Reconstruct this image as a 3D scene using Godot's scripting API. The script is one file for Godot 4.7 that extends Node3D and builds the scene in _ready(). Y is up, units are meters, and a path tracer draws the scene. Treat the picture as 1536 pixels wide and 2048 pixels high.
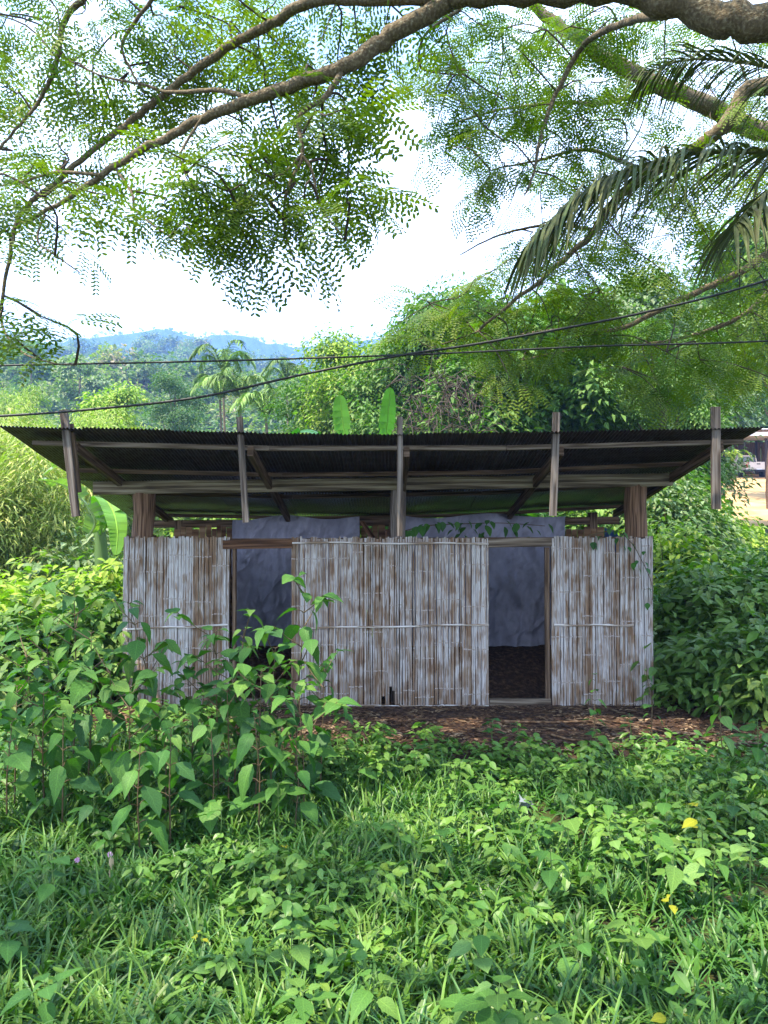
extends Node3D
# An abandoned bamboo shed under a rain tree, with weeds in front and a wooded valley behind.

const F := 1576.8            # focal length in photograph pixels (fov 66)
const EYE := Vector3(0, 1.69, 0)
const PITCH := 1.31
var cam_basis: Basis
var rng := RandomNumberGenerator.new()
var bump_noise := FastNoiseLite.new()
var wig := FastNoiseLite.new()
var M := {}
var names := {}

# ---------------------------------------------------------------- mesh builder
class MB:
	var v := PackedVector3Array()
	var n := PackedVector3Array()
	var c := PackedColorArray()
	var u := PackedVector2Array()
	var ix := PackedInt32Array()
	var smooth := false
	var colored := false
	func vert(p: Vector3, nn := Vector3.UP, uv := Vector2.ZERO, col := Color.WHITE) -> int:
		v.append(p); n.append(nn); u.append(uv); c.append(col)
		return v.size() - 1
	func tri(a: int, b: int, d: int) -> void:
		ix.append(a); ix.append(b); ix.append(d)
	func quad(a: int, b: int, d: int, e: int) -> void:
		tri(a, b, d); tri(a, d, e)
	func tri_to(a: int, b: int, d: int, nn: Vector3) -> void:
		# clockwise as seen from nn
		if (v[b] - v[a]).cross(v[d] - v[a]).dot(nn) > 0.0: tri(a, d, b)
		else: tri(a, b, d)
	func quad_to(a: int, b: int, d: int, e: int, nn: Vector3) -> void:
		tri_to(a, b, d, nn); tri_to(a, d, e, nn)
	# an oriented box: centre, three half axes; uv runs along the first axis in metres
	func box(o: Vector3, ax: Vector3, ay: Vector3, az: Vector3, seed_uv := Vector2.ZERO) -> void:
		var faces = [[ax, ay, az], [-ax, ay, az], [ay, ax, az], [-ay, ax, az], [az, ax, ay], [-az, ax, ay]]
		for f in faces:
			var nn: Vector3 = f[0]; var p: Vector3 = f[1]; var q: Vector3 = f[2]
			var nl := nn.normalized()
			var lp := p.length() * 2.0; var lq := q.length() * 2.0
			var b0 := vert(o + nn - p - q, nl, seed_uv)
			var b1 := vert(o + nn + p - q, nl, seed_uv + Vector2(lp, 0))
			var b2 := vert(o + nn + p + q, nl, seed_uv + Vector2(lp, lq))
			var b3 := vert(o + nn - p + q, nl, seed_uv + Vector2(0, lq))
			quad_to(b0, b1, b2, b3, nl)
	# a tube along points with radii
	func tube(pts: Array, rad: Array, sides := 8, capped := true, uvs := 1.0, rough := 0.0, col := Color.WHITE) -> void:
		var count := pts.size()
		var prev := -1
		var up := Vector3.UP
		var along := 0.0
		var d0: Vector3 = (pts[1] - pts[0]).normalized()
		if absf(d0.dot(up)) > 0.9: up = Vector3.RIGHT
		var side := d0.cross(up).normalized()
		for k in count:
			var d: Vector3
			if k == 0: d = pts[1] - pts[0]
			elif k == count - 1: d = pts[k] - pts[k - 1]
			else: d = pts[k + 1] - pts[k - 1]
			d = d.normalized()
			side = (side - d * side.dot(d)).normalized()
			var other := d.cross(side)
			if k > 0: along += (pts[k] - pts[k - 1]).length()
			var start := v.size()
			for s in sides + 1:
				var a := TAU * s / sides
				var dir := side * cos(a) + other * sin(a)
				var r: float = rad[k]
				if rough > 0.0:
					r *= 1.0 + rough * sin(a * 3.0 + k * 1.7) * 0.5 + rough * sin(a * 5.0 - k * 2.9) * 0.5
				vert(pts[k] + dir * r, dir, Vector2(along * uvs, float(s) / sides), col)
			if prev >= 0:
				for s in sides:
					var nn := n[start + s] + n[start + s + 1]
					quad_to(prev + s, prev + s + 1, start + s + 1, start + s, nn)
			if capped and (k == 0 or k == count - 1):
				var dd: Vector3 = -d if k == 0 else d
				var m := vert(pts[k], dd, Vector2(along * uvs, 0.5), col)
				for s in sides:
					tri_to(m, start + s, start + s + 1, dd)
			prev = start
	func mesh() -> ArrayMesh:
		var a := []
		a.resize(Mesh.ARRAY_MAX)
		a[Mesh.ARRAY_VERTEX] = v
		if smooth: a[Mesh.ARRAY_NORMAL] = n
		a[Mesh.ARRAY_TEX_UV] = u
		if colored: a[Mesh.ARRAY_COLOR] = c
		a[Mesh.ARRAY_INDEX] = ix
		var m := ArrayMesh.new()
		m.add_surface_from_arrays(Mesh.PRIMITIVE_TRIANGLES, a)
		return m
	func shifted(o: Vector3) -> MB:
		for k in v.size(): v[k] -= o
		return self

# ---------------------------------------------------------------- scene helpers
func at(px: float, py: float, depth: float) -> Vector3:
	# the point seen at a pixel of the photograph, that many metres in front of the camera
	var d := cam_basis * Vector3((px - 768.0) / F, -(py - 1024.0) / F, -1.0)
	return EYE + d * (depth / -d.z)

func numbered(called: String) -> String:
	if not names.has(called):
		names[called] = 0
		return called
	names[called] += 1
	return "%s_%03d" % [called, names[called]]

func thing(called: String, label: String, category: String, where: Vector3, group := "") -> Node3D:
	var o := Node3D.new()
	o.name = numbered(called)
	add_child(o)
	o.position = where
	o.set_meta("label", label)
	o.set_meta("category", category)
	if group: o.set_meta("group", group)
	return o

func part(mesh: Mesh, called: String, mat: Material, parent: Node3D, where := Vector3.ZERO) -> MeshInstance3D:
	var o := MeshInstance3D.new()
	o.mesh = mesh
	o.name = called
	o.material_override = mat
	parent.add_child(o, true)
	o.position = where
	return o

func wpart(mb: MB, called: String, mat: Material, parent: Node3D) -> MeshInstance3D:
	# geometry given in world coordinates, attached to a thing
	return part(mb.shifted(parent.position).mesh(), called, mat, parent)

func single(mb: MB, called: String, mat: Material, label: String, category: String, base: Vector3, group := "") -> MeshInstance3D:
	var o := part(mb.shifted(base).mesh(), numbered(called), mat, self, base)
	o.set_meta("label", label); o.set_meta("category", category)
	if group: o.set_meta("group", group)
	return o

func structure(mb: MB, called: String, mat: Material) -> MeshInstance3D:
	var o := part(mb.mesh(), numbered(called), mat, self)
	o.set_meta("kind", "structure")
	return o

func scatter(mesh: Mesh, called: String, mat: Material, parent: Node3D, xf: Array, cols: Array, stuff := true) -> MultiMeshInstance3D:
	var mm := MultiMesh.new()
	mm.transform_format = MultiMesh.TRANSFORM_3D
	mm.use_colors = true
	mm.mesh = mesh
	mm.instance_count = xf.size()
	var off := parent.position if parent != self else Vector3.ZERO
	for k in xf.size():
		var t: Transform3D = xf[k]
		t.origin -= off
		mm.set_instance_transform(k, t)
		mm.set_instance_color(k, cols[k])
	var o := MultiMeshInstance3D.new()
	o.multimesh = mm
	o.material_override = mat
	o.name = numbered(called) if parent == self else called
	parent.add_child(o, true)
	if stuff: o.set_meta("kind", "stuff")
	return o

func mass(called: String, label: String, category: String) -> Node3D:
	# something nobody could count: one object
	var o := Node3D.new()
	o.name = numbered(called)
	add_child(o)
	o.set_meta("label", label); o.set_meta("category", category); o.set_meta("kind", "stuff")
	return o

func rr(a: float, b: float) -> float:
	return rng.randf_range(a, b)

func smooth01(a: float, b: float, x: float) -> float:
	return smoothstep(a, b, x)

func rand_dir() -> Vector3:
	var z := rr(-1, 1); var a := rr(0, TAU); var r := sqrt(1.0 - z * z)
	return Vector3(r * cos(a), z, r * sin(a))

func ground_y(x: float, z: float) -> float:
	var d := -z
	var r := smoothstep(-0.05, 0.42, x / maxf(d, 8.0))
	var h := 0.114 * maxf(0.0, d - 8.5) * r
	h += 0.06 * bump_noise.get_noise_2d(x * 10.0, z * 10.0) * smoothstep(0.0, 1.0, absf(d - 8.3) - 0.9 + maxf(0.0, absf(x) - 2.6))
	h += 1.1 * bump_noise.get_noise_2d(x * 1.1 + 50.0, z * 1.1) * smoothstep(14.0, 50.0, d) * (1.0 - r)
	return h

func on_ground(px: float, depth: float) -> Vector3:
	var x := (px - 768.0) / F * depth
	return Vector3(x, ground_y(x, -depth), -depth)

func spline(pts: Array, steps: int) -> Array:
	var cv := Curve3D.new()
	for k in pts.size():
		var t := Vector3.ZERO
		if k > 0 and k < pts.size() - 1: t = (pts[k + 1] - pts[k - 1]) / 6.0
		cv.add_point(pts[k], -t, t)
	var out := []
	var n: int = pts.size() - 1
	for k in n:
		for s in steps:
			out.append(cv.sample(k, float(s) / steps))
	out.append(pts[n])
	return out

func ramp(a: float, b: float, n: int, power := 1.0) -> Array:
	var out := []
	for k in n: out.append(lerpf(a, b, pow(float(k) / maxf(1.0, n - 1), power)))
	return out

# ---------------------------------------------------------------- textures and materials
func noise_tex(seed_: int, freq: float, stops: Array, w := 512, h := 512, stretch := Vector2.ONE, oct := 4) -> ImageTexture:
	var nz := FastNoiseLite.new()
	nz.seed = seed_; nz.frequency = freq; nz.fractal_octaves = oct
	nz.noise_type = FastNoiseLite.TYPE_SIMPLEX_SMOOTH
	var src := nz.get_seamless_image(int(w / stretch.x), int(h / stretch.y))
	src.resize(w, h, Image.INTERPOLATE_CUBIC)
	var g := Gradient.new()
	var offs := PackedFloat32Array(); var cols := PackedColorArray()
	for s in stops: offs.append(s[0]); cols.append(s[1])
	g.offsets = offs; g.colors = cols
	var lut := []
	for k in 256: lut.append(g.sample(k / 255.0))
	var img := Image.create(w, h, true, Image.FORMAT_RGB8)
	for y in h:
		for x in w:
			img.set_pixel(x, y, lut[int(clampf(src.get_pixel(x, y).r, 0, 1) * 255.0)])
	img.generate_mipmaps()
	return ImageTexture.create_from_image(img)

func height_tex(seed_: int, freq: float, w := 512, h := 512, stretch := Vector2.ONE) -> ImageTexture:
	return noise_tex(seed_, freq, [[0.0, Color.BLACK], [1.0, Color.WHITE]], w, h, stretch)

func std(tex: Texture2D, tint := Color.WHITE, rough := 0.9, triplanar := 0.0) -> StandardMaterial3D:
	var m := StandardMaterial3D.new()
	m.albedo_texture = tex
	m.albedo_color = tint
	m.roughness = rough
	m.metallic_specular = 0.3
	m.cull_mode = BaseMaterial3D.CULL_DISABLED
	if triplanar > 0.0:
		m.uv1_triplanar = true
		m.uv1_world_triplanar = true
		m.uv1_scale = Vector3.ONE * triplanar
	return m

func foliage(rough := 0.5, back := Color(0.72, 0.9, 0.3), spec := 0.35) -> StandardMaterial3D:
	var m := StandardMaterial3D.new()
	m.vertex_color_use_as_albedo = true
	m.roughness = rough
	m.metallic_specular = spec
	m.cull_mode = BaseMaterial3D.CULL_DISABLED
	m.backlight_enabled = true
	m.backlight = back
	return m

func leaf_texture() -> ImageTexture:
	# venation of an opposite-leaved weed, u across, v along
	var img := Image.create(128, 256, true, Image.FORMAT_RGB8)
	for y in 256:
		for x in 128:
			var u := absf(x / 127.0 - 0.5) * 2.0
			var v := y / 255.0
			var t := fposmod((v - u * 0.28) * 9.0, 1.0)
			var vein := smoothstep(0.13, 0.0, minf(t, 1.0 - t)) * (1.0 - u * 0.5)
			vein = maxf(vein * 0.55, smoothstep(0.07, 0.0, u))
			var mot := 0.88 + 0.16 * wig.get_noise_2d(x * 1.6, y * 1.6) + 0.08 * wig.get_noise_2d(x * 6.0, y * 6.0)
			img.set_pixel(x, y, Color(clampf(mot - 0.05 + vein * 0.3, 0, 1), clampf(mot - 0.05 + vein * 0.2, 0, 1), clampf(mot - 0.05 + vein * 0.2, 0, 1)))
	img.generate_mipmaps()
	return ImageTexture.create_from_image(img)

func wall_texture() -> ImageTexture:
	# lime wash flaking off flattened bamboo: fibres run up, wash lies in patches that differ from culm to culm
	var w := 2048; var h := 640
	var img := Image.create(w, h, true, Image.FORMAT_RGB8)
	var fibre := FastNoiseLite.new(); fibre.seed = 3; fibre.frequency = 0.5; fibre.fractal_octaves = 2
	var patch := FastNoiseLite.new(); patch.seed = 9; patch.frequency = 0.012; patch.fractal_octaves = 3
	var r := RandomNumberGenerator.new(); r.seed = 77
	var culm := []; var x0 := 0.0
	var bias := 0.0; var off := 0.0; var left := 0
	var col_bias := PackedFloat32Array(); var col_off := PackedFloat32Array(); var col_fine := PackedFloat32Array()
	col_bias.resize(w); col_off.resize(w); col_fine.resize(w)
	var fine := 0.0; var fleft := 0
	for x in w:
		if left <= 0:
			left = r.randi_range(70, 125); bias = r.randf_range(-0.16, 0.22); off = r.randf_range(0, 200)
			if r.randf() < 0.16: bias = -0.42
		if fleft <= 0:
			fleft = r.randi_range(3, 11); fine = r.randf_range(-0.3, 0.26)
		left -= 1; fleft -= 1
		col_bias[x] = bias; col_off[x] = off; col_fine[x] = fine
	for y in h:
		var yy := float(y) / h
		for x in w:
			var f := fibre.get_noise_2d(x * 1.1, y * 0.012 + col_off[x])
			var f2 := fibre.get_noise_2d(x * 2.3 + 500.0, y * 0.016)
			var p := patch.get_noise_2d(x * 1.3, y * 0.8 + col_off[x])
			var wash := col_bias[x] + col_fine[x] + f * 0.8 + f2 * 0.5 + p * 0.45 + 0.22 - 0.16 * smoothstep(0.55, 1.0, yy)
			wash = smoothstep(-0.08, 0.24, wash) * 0.95
			if y < 10: wash = clampf(0.72 + 0.9 * f2 + 0.6 * f, 0.1, 0.95)
			var bam := Color(0.52, 0.42, 0.33).lerp(Color(0.34, 0.26, 0.20), clampf(0.5 + f2 * 1.2, 0, 1))
			bam = bam.lerp(Color(0.50, 0.43, 0.36), clampf(0.4 + p * 1.2, 0, 0.7))
			var lime := Color(0.78, 0.77, 0.77).lerp(Color(0.60, 0.58, 0.57), clampf(0.5 + f * 1.3 + f2 * 0.6, 0, 1))
			img.set_pixel(x, y, bam.lerp(lime, wash))
	img.generate_mipmaps()
	return ImageTexture.create_from_image(img)

func make_materials() -> void:
	var wood := noise_tex(21, 0.02, [[0.0, Color(0.20, 0.17, 0.15)], [0.35, Color(0.36, 0.32, 0.28)], [0.6, Color(0.47, 0.43, 0.39)], [1.0, Color(0.58, 0.55, 0.51)]], 1024, 512, Vector2(16, 1), 5)
	var woodh := height_tex(21, 0.02, 512, 512, Vector2(16, 1))
	M.wood = std(wood, Color(0.95, 0.93, 0.9), 0.85)
	M.wood.heightmap_enabled = true; M.wood.heightmap_texture = woodh; M.wood.heightmap_scale = 0.5
	M.wood.uv1_scale = Vector3(0.8, 3.0, 1)
	M.wood_beam = M.wood.duplicate(); M.wood_beam.albedo_color = Color(1.0, 1.0, 0.92)
	M.post = M.wood.duplicate(); M.post.albedo_color = Color(0.95, 0.82, 0.72)
	M.wood_brown = M.wood.duplicate(); M.wood_brown.albedo_color = Color(0.82, 0.66, 0.55)
	M.wood_dark = M.wood.duplicate(); M.wood_dark.albedo_color = Color(0.84, 0.76, 0.69)
	M.wood_grey = M.wood.duplicate(); M.wood_grey.albedo_color = Color(0.92, 0.92, 0.94)
	var bark := noise_tex(31, 0.03, [[0.0, Color(0.27, 0.23, 0.19)], [0.45, Color(0.40, 0.36, 0.30)], [0.68, Color(0.48, 0.44, 0.37)], [0.78, Color(0.58, 0.57, 0.51)], [1.0, Color(0.64, 0.64, 0.58)]], 512, 512)
	M.bark = std(bark, Color(0.95, 0.93, 0.88), 0.95, 2.6)
	M.bark.heightmap_enabled = true; M.bark.heightmap_texture = height_tex(32, 0.04); M.bark.heightmap_scale = 0.5
	M.twig = StandardMaterial3D.new(); M.twig.albedo_color = Color(0.25, 0.20, 0.155); M.twig.roughness = 0.9
	M.wall = std(wall_texture(), Color.WHITE, 0.8)
	M.bamboo_rail = std(noise_tex(41, 0.03, [[0.2, Color(0.50, 0.43, 0.36)], [0.5, Color(0.74, 0.71, 0.68)], [1.0, Color(0.82, 0.80, 0.80)]], 512, 64, Vector2(8, 1)), Color.WHITE, 0.7)
	M.bamboo_old = std(noise_tex(42, 0.03, [[0.1, Color(0.26, 0.18, 0.12)], [0.5, Color(0.42, 0.32, 0.23)], [1.0, Color(0.55, 0.46, 0.36)]], 256, 256, Vector2(1, 8)), Color.WHITE, 0.8)
	var rust := noise_tex(51, 0.02, [[0.0, Color(0.20, 0.13, 0.09)], [0.4, Color(0.32, 0.26, 0.21)], [0.65, Color(0.42, 0.40, 0.37)], [1.0, Color(0.55, 0.55, 0.53)]], 512, 512)
	M.tin = std(rust, Color(0.85, 0.85, 0.85), 0.42, 1.0)
	M.tin.metallic = 0.75; M.tin.roughness = 0.34; M.tin.metallic_specular = 0.5
	M.tin_new = M.tin.duplicate(); M.tin_new.albedo_texture = noise_tex(52, 0.02, [[0.0, Color(0.42, 0.40, 0.36)], [0.5, Color(0.60, 0.60, 0.58)], [1.0, Color(0.72, 0.73, 0.72)]], 256, 256); M.tin_new.metallic = 0.85; M.tin_new.roughness = 0.25
	var cloth := noise_tex(61, 0.012, [[0.0, Color(0.52, 0.51, 0.53)], [0.4, Color(0.61, 0.61, 0.65)], [1.0, Color(0.68, 0.68, 0.72)]], 512, 512)
	M.tarp = std(cloth, Color(0.88, 0.88, 0.92), 0.8, 0.8)
	M.blue_tarp = StandardMaterial3D.new(); M.blue_tarp.albedo_color = Color(0.22, 0.36, 0.58); M.blue_tarp.roughness = 0.6; M.blue_tarp.cull_mode = BaseMaterial3D.CULL_DISABLED
	var soil := noise_tex(71, 0.03, [[0.0, Color(0.12, 0.085, 0.065)], [0.45, Color(0.23, 0.165, 0.125)], [0.7, Color(0.33, 0.25, 0.19)], [1.0, Color(0.47, 0.39, 0.31)]], 512, 512, Vector2.ONE, 5)
	M.soil = std(soil, Color.WHITE, 1.0, 0.9)
	M.soil.heightmap_enabled = true; M.soil.heightmap_texture = height_tex(72, 0.05); M.soil.heightmap_scale = 2.0
	M.ground = std(noise_tex(73, 0.02, [[0.0, Color(0.12, 0.10, 0.06)], [0.5, Color(0.20, 0.19, 0.10)], [0.75, Color(0.22, 0.27, 0.11)], [1.0, Color(0.30, 0.34, 0.16)]], 512, 512), Color.WHITE, 1.0, 0.25)
	M.yard = std(noise_tex(74, 0.02, [[0.0, Color(0.55, 0.42, 0.27)], [0.5, Color(0.68, 0.54, 0.36)], [1.0, Color(0.78, 0.66, 0.47)]], 256, 256), Color.WHITE, 1.0, 0.15)
	M.hill = std(noise_tex(75, 0.03, [[0.0, Color(0.14, 0.20, 0.09)], [0.5, Color(0.22, 0.29, 0.13)], [1.0, Color(0.36, 0.40, 0.20)]], 512, 512), Color.WHITE, 1.0, 0.01)
	M.mountain = std(noise_tex(76, 0.03, [[0.0, Color(0.08, 0.14, 0.08)], [0.5, Color(0.14, 0.22, 0.11)], [1.0, Color(0.22, 0.29, 0.15)]], 512, 512), Color.WHITE, 1.0, 0.004)
	M.leaf = foliage()
	M.leaf_gloss = foliage(0.32, Color(0.6, 0.8, 0.3), 0.5)
	M.grass = foliage(0.42, Color(0.6, 0.78, 0.3), 0.4)
	M.canopy = foliage(0.5, Color(0.85, 0.95, 0.16), 0.3)
	M.dead = foliage(0.8, Color(0.25, 0.2, 0.12), 0.2)
	var lt := leaf_texture()
	M.weed = []
	for col in [Color(0.065, 0.19, 0.04), Color(0.085, 0.225, 0.045), Color(0.11, 0.26, 0.05), Color(0.155, 0.30, 0.06), Color(0.07, 0.18, 0.055), Color(0.21, 0.38, 0.10), Color(0.36, 0.38, 0.03)]:
		var m := foliage(0.55, Color(0.66, 0.85, 0.25), 0.28)
		m.vertex_color_use_as_albedo = false
		m.albedo_texture = lt
		m.albedo_color = (col as Color).linear_to_srgb()
		M.weed.append(m)
	M.stem = StandardMaterial3D.new(); M.stem.albedo_color = Color(0.30, 0.40, 0.17); M.stem.roughness = 0.6
	M.stem_brown = StandardMaterial3D.new(); M.stem_brown.albedo_color = Color(0.33, 0.27, 0.17); M.stem_brown.roughness = 0.8
	M.palm = foliage(0.6, Color(0.5, 0.6, 0.2), 0.25)
	M.cable = StandardMaterial3D.new(); M.cable.albedo_color = Color(0.10, 0.11, 0.11); M.cable.roughness = 0.6
	M.white_metal = StandardMaterial3D.new(); M.white_metal.albedo_color = Color(0.86, 0.86, 0.88); M.white_metal.roughness = 0.45; M.white_metal.metallic_specular = 0.5
	M.dark = StandardMaterial3D.new(); M.dark.albedo_color = Color(0.16, 0.13, 0.12); M.dark.roughness = 0.9
	M.car = StandardMaterial3D.new(); M.car.albedo_color = Color(0.72, 0.66, 0.62); M.car.roughness = 0.35; M.car.metallic = 0.5; M.car.clearcoat_enabled = true; M.car.clearcoat = 0.8
	M.glass = StandardMaterial3D.new(); M.glass.albedo_color = Color(0.08, 0.09, 0.10); M.glass.roughness = 0.08; M.glass.metallic_specular = 0.6
	M.red = StandardMaterial3D.new(); M.red.albedo_color = Color(0.62, 0.06, 0.05); M.red.roughness = 0.25
	M.rubber = StandardMaterial3D.new(); M.rubber.albedo_color = Color(0.10, 0.10, 0.10); M.rubber.roughness = 0.9
	M.cut = StandardMaterial3D.new(); M.cut.albedo_color = Color(0.62, 0.55, 0.42); M.cut.roughness = 0.8

# ---------------------------------------------------------------- leaf meshes
func leaf_mesh(length: float, width: float, droop: float, fold: float, tip := 0.0, serr := 0.0) -> ArrayMesh:
	# an ovate leaf along +z from its base at the origin, face up; shared by many
	var mb := MB.new()
	mb.smooth = true
	var n := 10
	var rows := []
	for k in n + 1:
		var t := float(k) / n
		var wd := width * 0.5 * pow(sin(PI * pow(t, 0.74)), 1.05) * (1.0 - 0.25 * t * t)
		if k == n: wd = 0.0
		wd *= 1.0 + serr * (1.0 if k % 2 == 0 else -1.0)
		var y := -droop * t * t * length
		var zz := length * (t - 0.12 * droop * t * t)
		var row := []
		for s in [-1.0, -0.5, 0.0, 0.5, 1.0]:
			var yy: float = y + fold * wd * absf(s) * (1.0 - 0.35 * absf(s)) + 0.05 * wd * sin(t * 17.0 + s * 2.0)
			var nn := Vector3(-s * fold * 0.7, 1.0, 2.0 * droop * t).normalized()
			row.append(mb.vert(Vector3(s * wd, yy, zz), nn, Vector2(0.5 + 0.5 * s, t)))
		rows.append(row)
	for k in n:
		for s in 4:
			mb.quad_to(rows[k][s], rows[k][s + 1], rows[k + 1][s + 1], rows[k + 1][s], Vector3.UP)
	return mb.mesh()

func add_simple_leaf(mb: MB, o: Vector3, dir: Vector3, up: Vector3, l: float, w: float, col: Color, droop := 0.15, round_ := false) -> void:
	var side := dir.cross(up).normalized()
	up = side.cross(dir).normalized()
	if not round_:
		var a := mb.vert(o, up, Vector2.ZERO, col)
		var b := mb.vert(o + dir * l * 0.38 + side * w * 0.5 + up * w * 0.12, up, Vector2.ZERO, col)
		var c := mb.vert(o + dir * l * 0.38 - side * w * 0.5 + up * w * 0.12, up, Vector2.ZERO, col)
		var m := mb.vert(o + dir * l * 0.45, up, Vector2.ZERO, col)
		var e := mb.vert(o + dir * l - up * l * droop, up, Vector2.ZERO, col)
		mb.tri(a, b, m); mb.tri(a, m, c); mb.tri(b, e, m); mb.tri(c, m, e)
		return
	# base, three stations, tip: an oval blade creased along its midrib
	var prev := []
	for q in [[0.0, 0.0], [0.14, 0.33], [0.42, 0.5], [0.74, 0.32], [1.0, 0.0]]:
		var t: float = q[0]; var h: float = q[1] * w
		var p := o + dir * l * t - up * l * droop * t * t
		if q[1] == 0.0:
			var tip := mb.vert(p, up, Vector2.ZERO, col)
			if prev.size() == 3:
				mb.tri(prev[0], tip, prev[1]); mb.tri(prev[1], tip, prev[2])
			prev = [tip]
		else:
			var row := [mb.vert(p + side * h + up * h * 0.25, up, Vector2.ZERO, col), mb.vert(p, up, Vector2.ZERO, col), mb.vert(p - side * h + up * h * 0.25, up, Vector2.ZERO, col)]
			if prev.size() == 1:
				mb.tri(prev[0], row[0], row[1]); mb.tri(prev[0], row[1], row[2])
			else:
				mb.quad(prev[0], row[0], row[1], prev[1]); mb.quad(prev[1], row[1], row[2], prev[2])
			prev = row

func clump(seed_: int, n: int, radius: float, l: float, w: float, droop := 0.2, hang := 0.3, round_ := false) -> ArrayMesh:
	# a spray of leaves round a point
	var r := RandomNumberGenerator.new(); r.seed = seed_
	var mb := MB.new(); mb.colored = true
	for k in n:
		var z := r.randf_range(-0.7, 1.0); var a := r.randf_range(0, TAU); var q := sqrt(1.0 - z * z)
		var d := Vector3(q * cos(a), z, q * sin(a))
		var o := d * radius * pow(r.randf(), 0.5)
		var dir := (Vector3(cos(a), r.randf_range(-0.5, 0.35) - hang, sin(a)) + Vector3(r.randf_range(-0.7, 0.7), 0, r.randf_range(-0.7, 0.7))).normalized()
		var up := (Vector3.UP + 0.5 * Vector3(r.randf_range(-1, 1), 0, r.randf_range(-1, 1))).normalized()
		var b := r.randf_range(0.65, 1.3)
		var yel := r.randf_range(0.85, 1.2)
		add_simple_leaf(mb, o, dir, up, l * r.randf_range(0.7, 1.25), w * r.randf_range(0.75, 1.2), Color(b * yel, b, b * 0.9), droop, round_)
	return mb.mesh()

func rain_leaf(seed_: int, pairs: int, leaflets: int, ll: float) -> ArrayMesh:
	# a bipinnate leaf: rachis along +z, pinnae in opposite pairs, oval leaflets in opposite pairs
	var r := RandomNumberGenerator.new(); r.seed = seed_
	var mb := MB.new(); mb.colored = true
	var green := Color(0.55, 0.6, 0.4)
	var y0 := 0.0
	for k in pairs:
		var t := (k + 1.0) / pairs
		var base := Vector3(0, -0.12 * t * t * 0.25, 0.04 + 0.19 * t)
		for s in [-1.0, 1.0]:
			var spread := lerpf(1.25, 0.5, t)
			var dir := Vector3(s * sin(spread), r.randf_range(-0.35, 0.0), cos(spread)).normalized()
			var plen := ll * (leaflets + 1.0) * 0.80 * lerpf(0.65, 1.0, sin(PI * (0.25 + 0.6 * t)))
			var side := dir.cross(Vector3.UP).normalized()
			var roll := r.randf_range(-0.5, 0.5)
			side = (side + Vector3.UP * roll).normalized()
			var up := side.cross(dir).normalized()
			var p := base; var prev := base
			for q in leaflets:
				var tt := (q + 1.0) / leaflets
				p = base + dir * plen * tt + Vector3.DOWN * plen * 0.22 * tt * tt
				var d2 := (p - prev).normalized()
				# stalk
				var i0 := mb.vert(prev + side * 0.0012, up, Vector2.ZERO, green); var i1 := mb.vert(prev - side * 0.0012, up, Vector2.ZERO, green); var i2 := mb.vert(p, up, Vector2.ZERO, green)
				mb.tri(i0, i1, i2)
				for ss in [-1.0, 1.0]:
					var ld: Vector3 = (d2 * 0.55 + side * ss).normalized()
					var lw := ll * 0.46
					var b := r.randf_range(0.75, 1.2)
					var col := Color(b * r.randf_range(0.9, 1.15), b, b * 0.85)
					var fl := ld.cross(up).normalized()
					var L := ll * r.randf_range(0.85, 1.1) * lerpf(0.8, 1.08, tt)
					var a0 := mb.vert(p, up, Vector2.ZERO, col)
					var a1 := mb.vert(p + ld * L * 0.3 + fl * lw * 0.45, up, Vector2.ZERO, col)
					var a2 := mb.vert(p + ld * L * 0.78 + fl * lw * 0.42 - up * L * 0.04, up, Vector2.ZERO, col)
					var a3 := mb.vert(p + ld * L - up * L * 0.1, up, Vector2.ZERO, col)
					var a4 := mb.vert(p + ld * L * 0.7 - fl * lw * 0.5 - up * L * 0.04, up, Vector2.ZERO, col)
					var a5 := mb.vert(p + ld * L * 0.25 - fl * lw * 0.42, up, Vector2.ZERO, col)
					mb.tri(a0, a1, a2); mb.tri(a0, a2, a3); mb.tri(a0, a3, a4); mb.tri(a0, a4, a5)
				prev = p
	var st := Vector3.ZERO
	var s0 := mb.vert(Vector3(0.0016, 0, 0), Vector3.UP, Vector2.ZERO, green); var s1 := mb.vert(Vector3(-0.0016, 0, 0), Vector3.UP, Vector2.ZERO, green); var s2 := mb.vert(Vector3(0, -0.03, 0.22), Vector3.UP, Vector2.ZERO, green)
	mb.tri(s0, s1, s2)
	return mb.mesh()

func turned(p: Vector3, dir: Vector3, sc: float, roll := 0.0) -> Transform3D:
	# local +z to dir, local +y as near to up as it goes
	var z := dir.normalized()
	var up := Vector3.UP if absf(z.y) < 0.97 else Vector3.RIGHT
	var x := up.cross(z).normalized()
	var y := z.cross(x)
	var b := Basis(x, y, z)
	if roll != 0.0: b = b.rotated(z, roll)
	return Transform3D(b.scaled(Vector3.ONE * sc), p)

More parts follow.
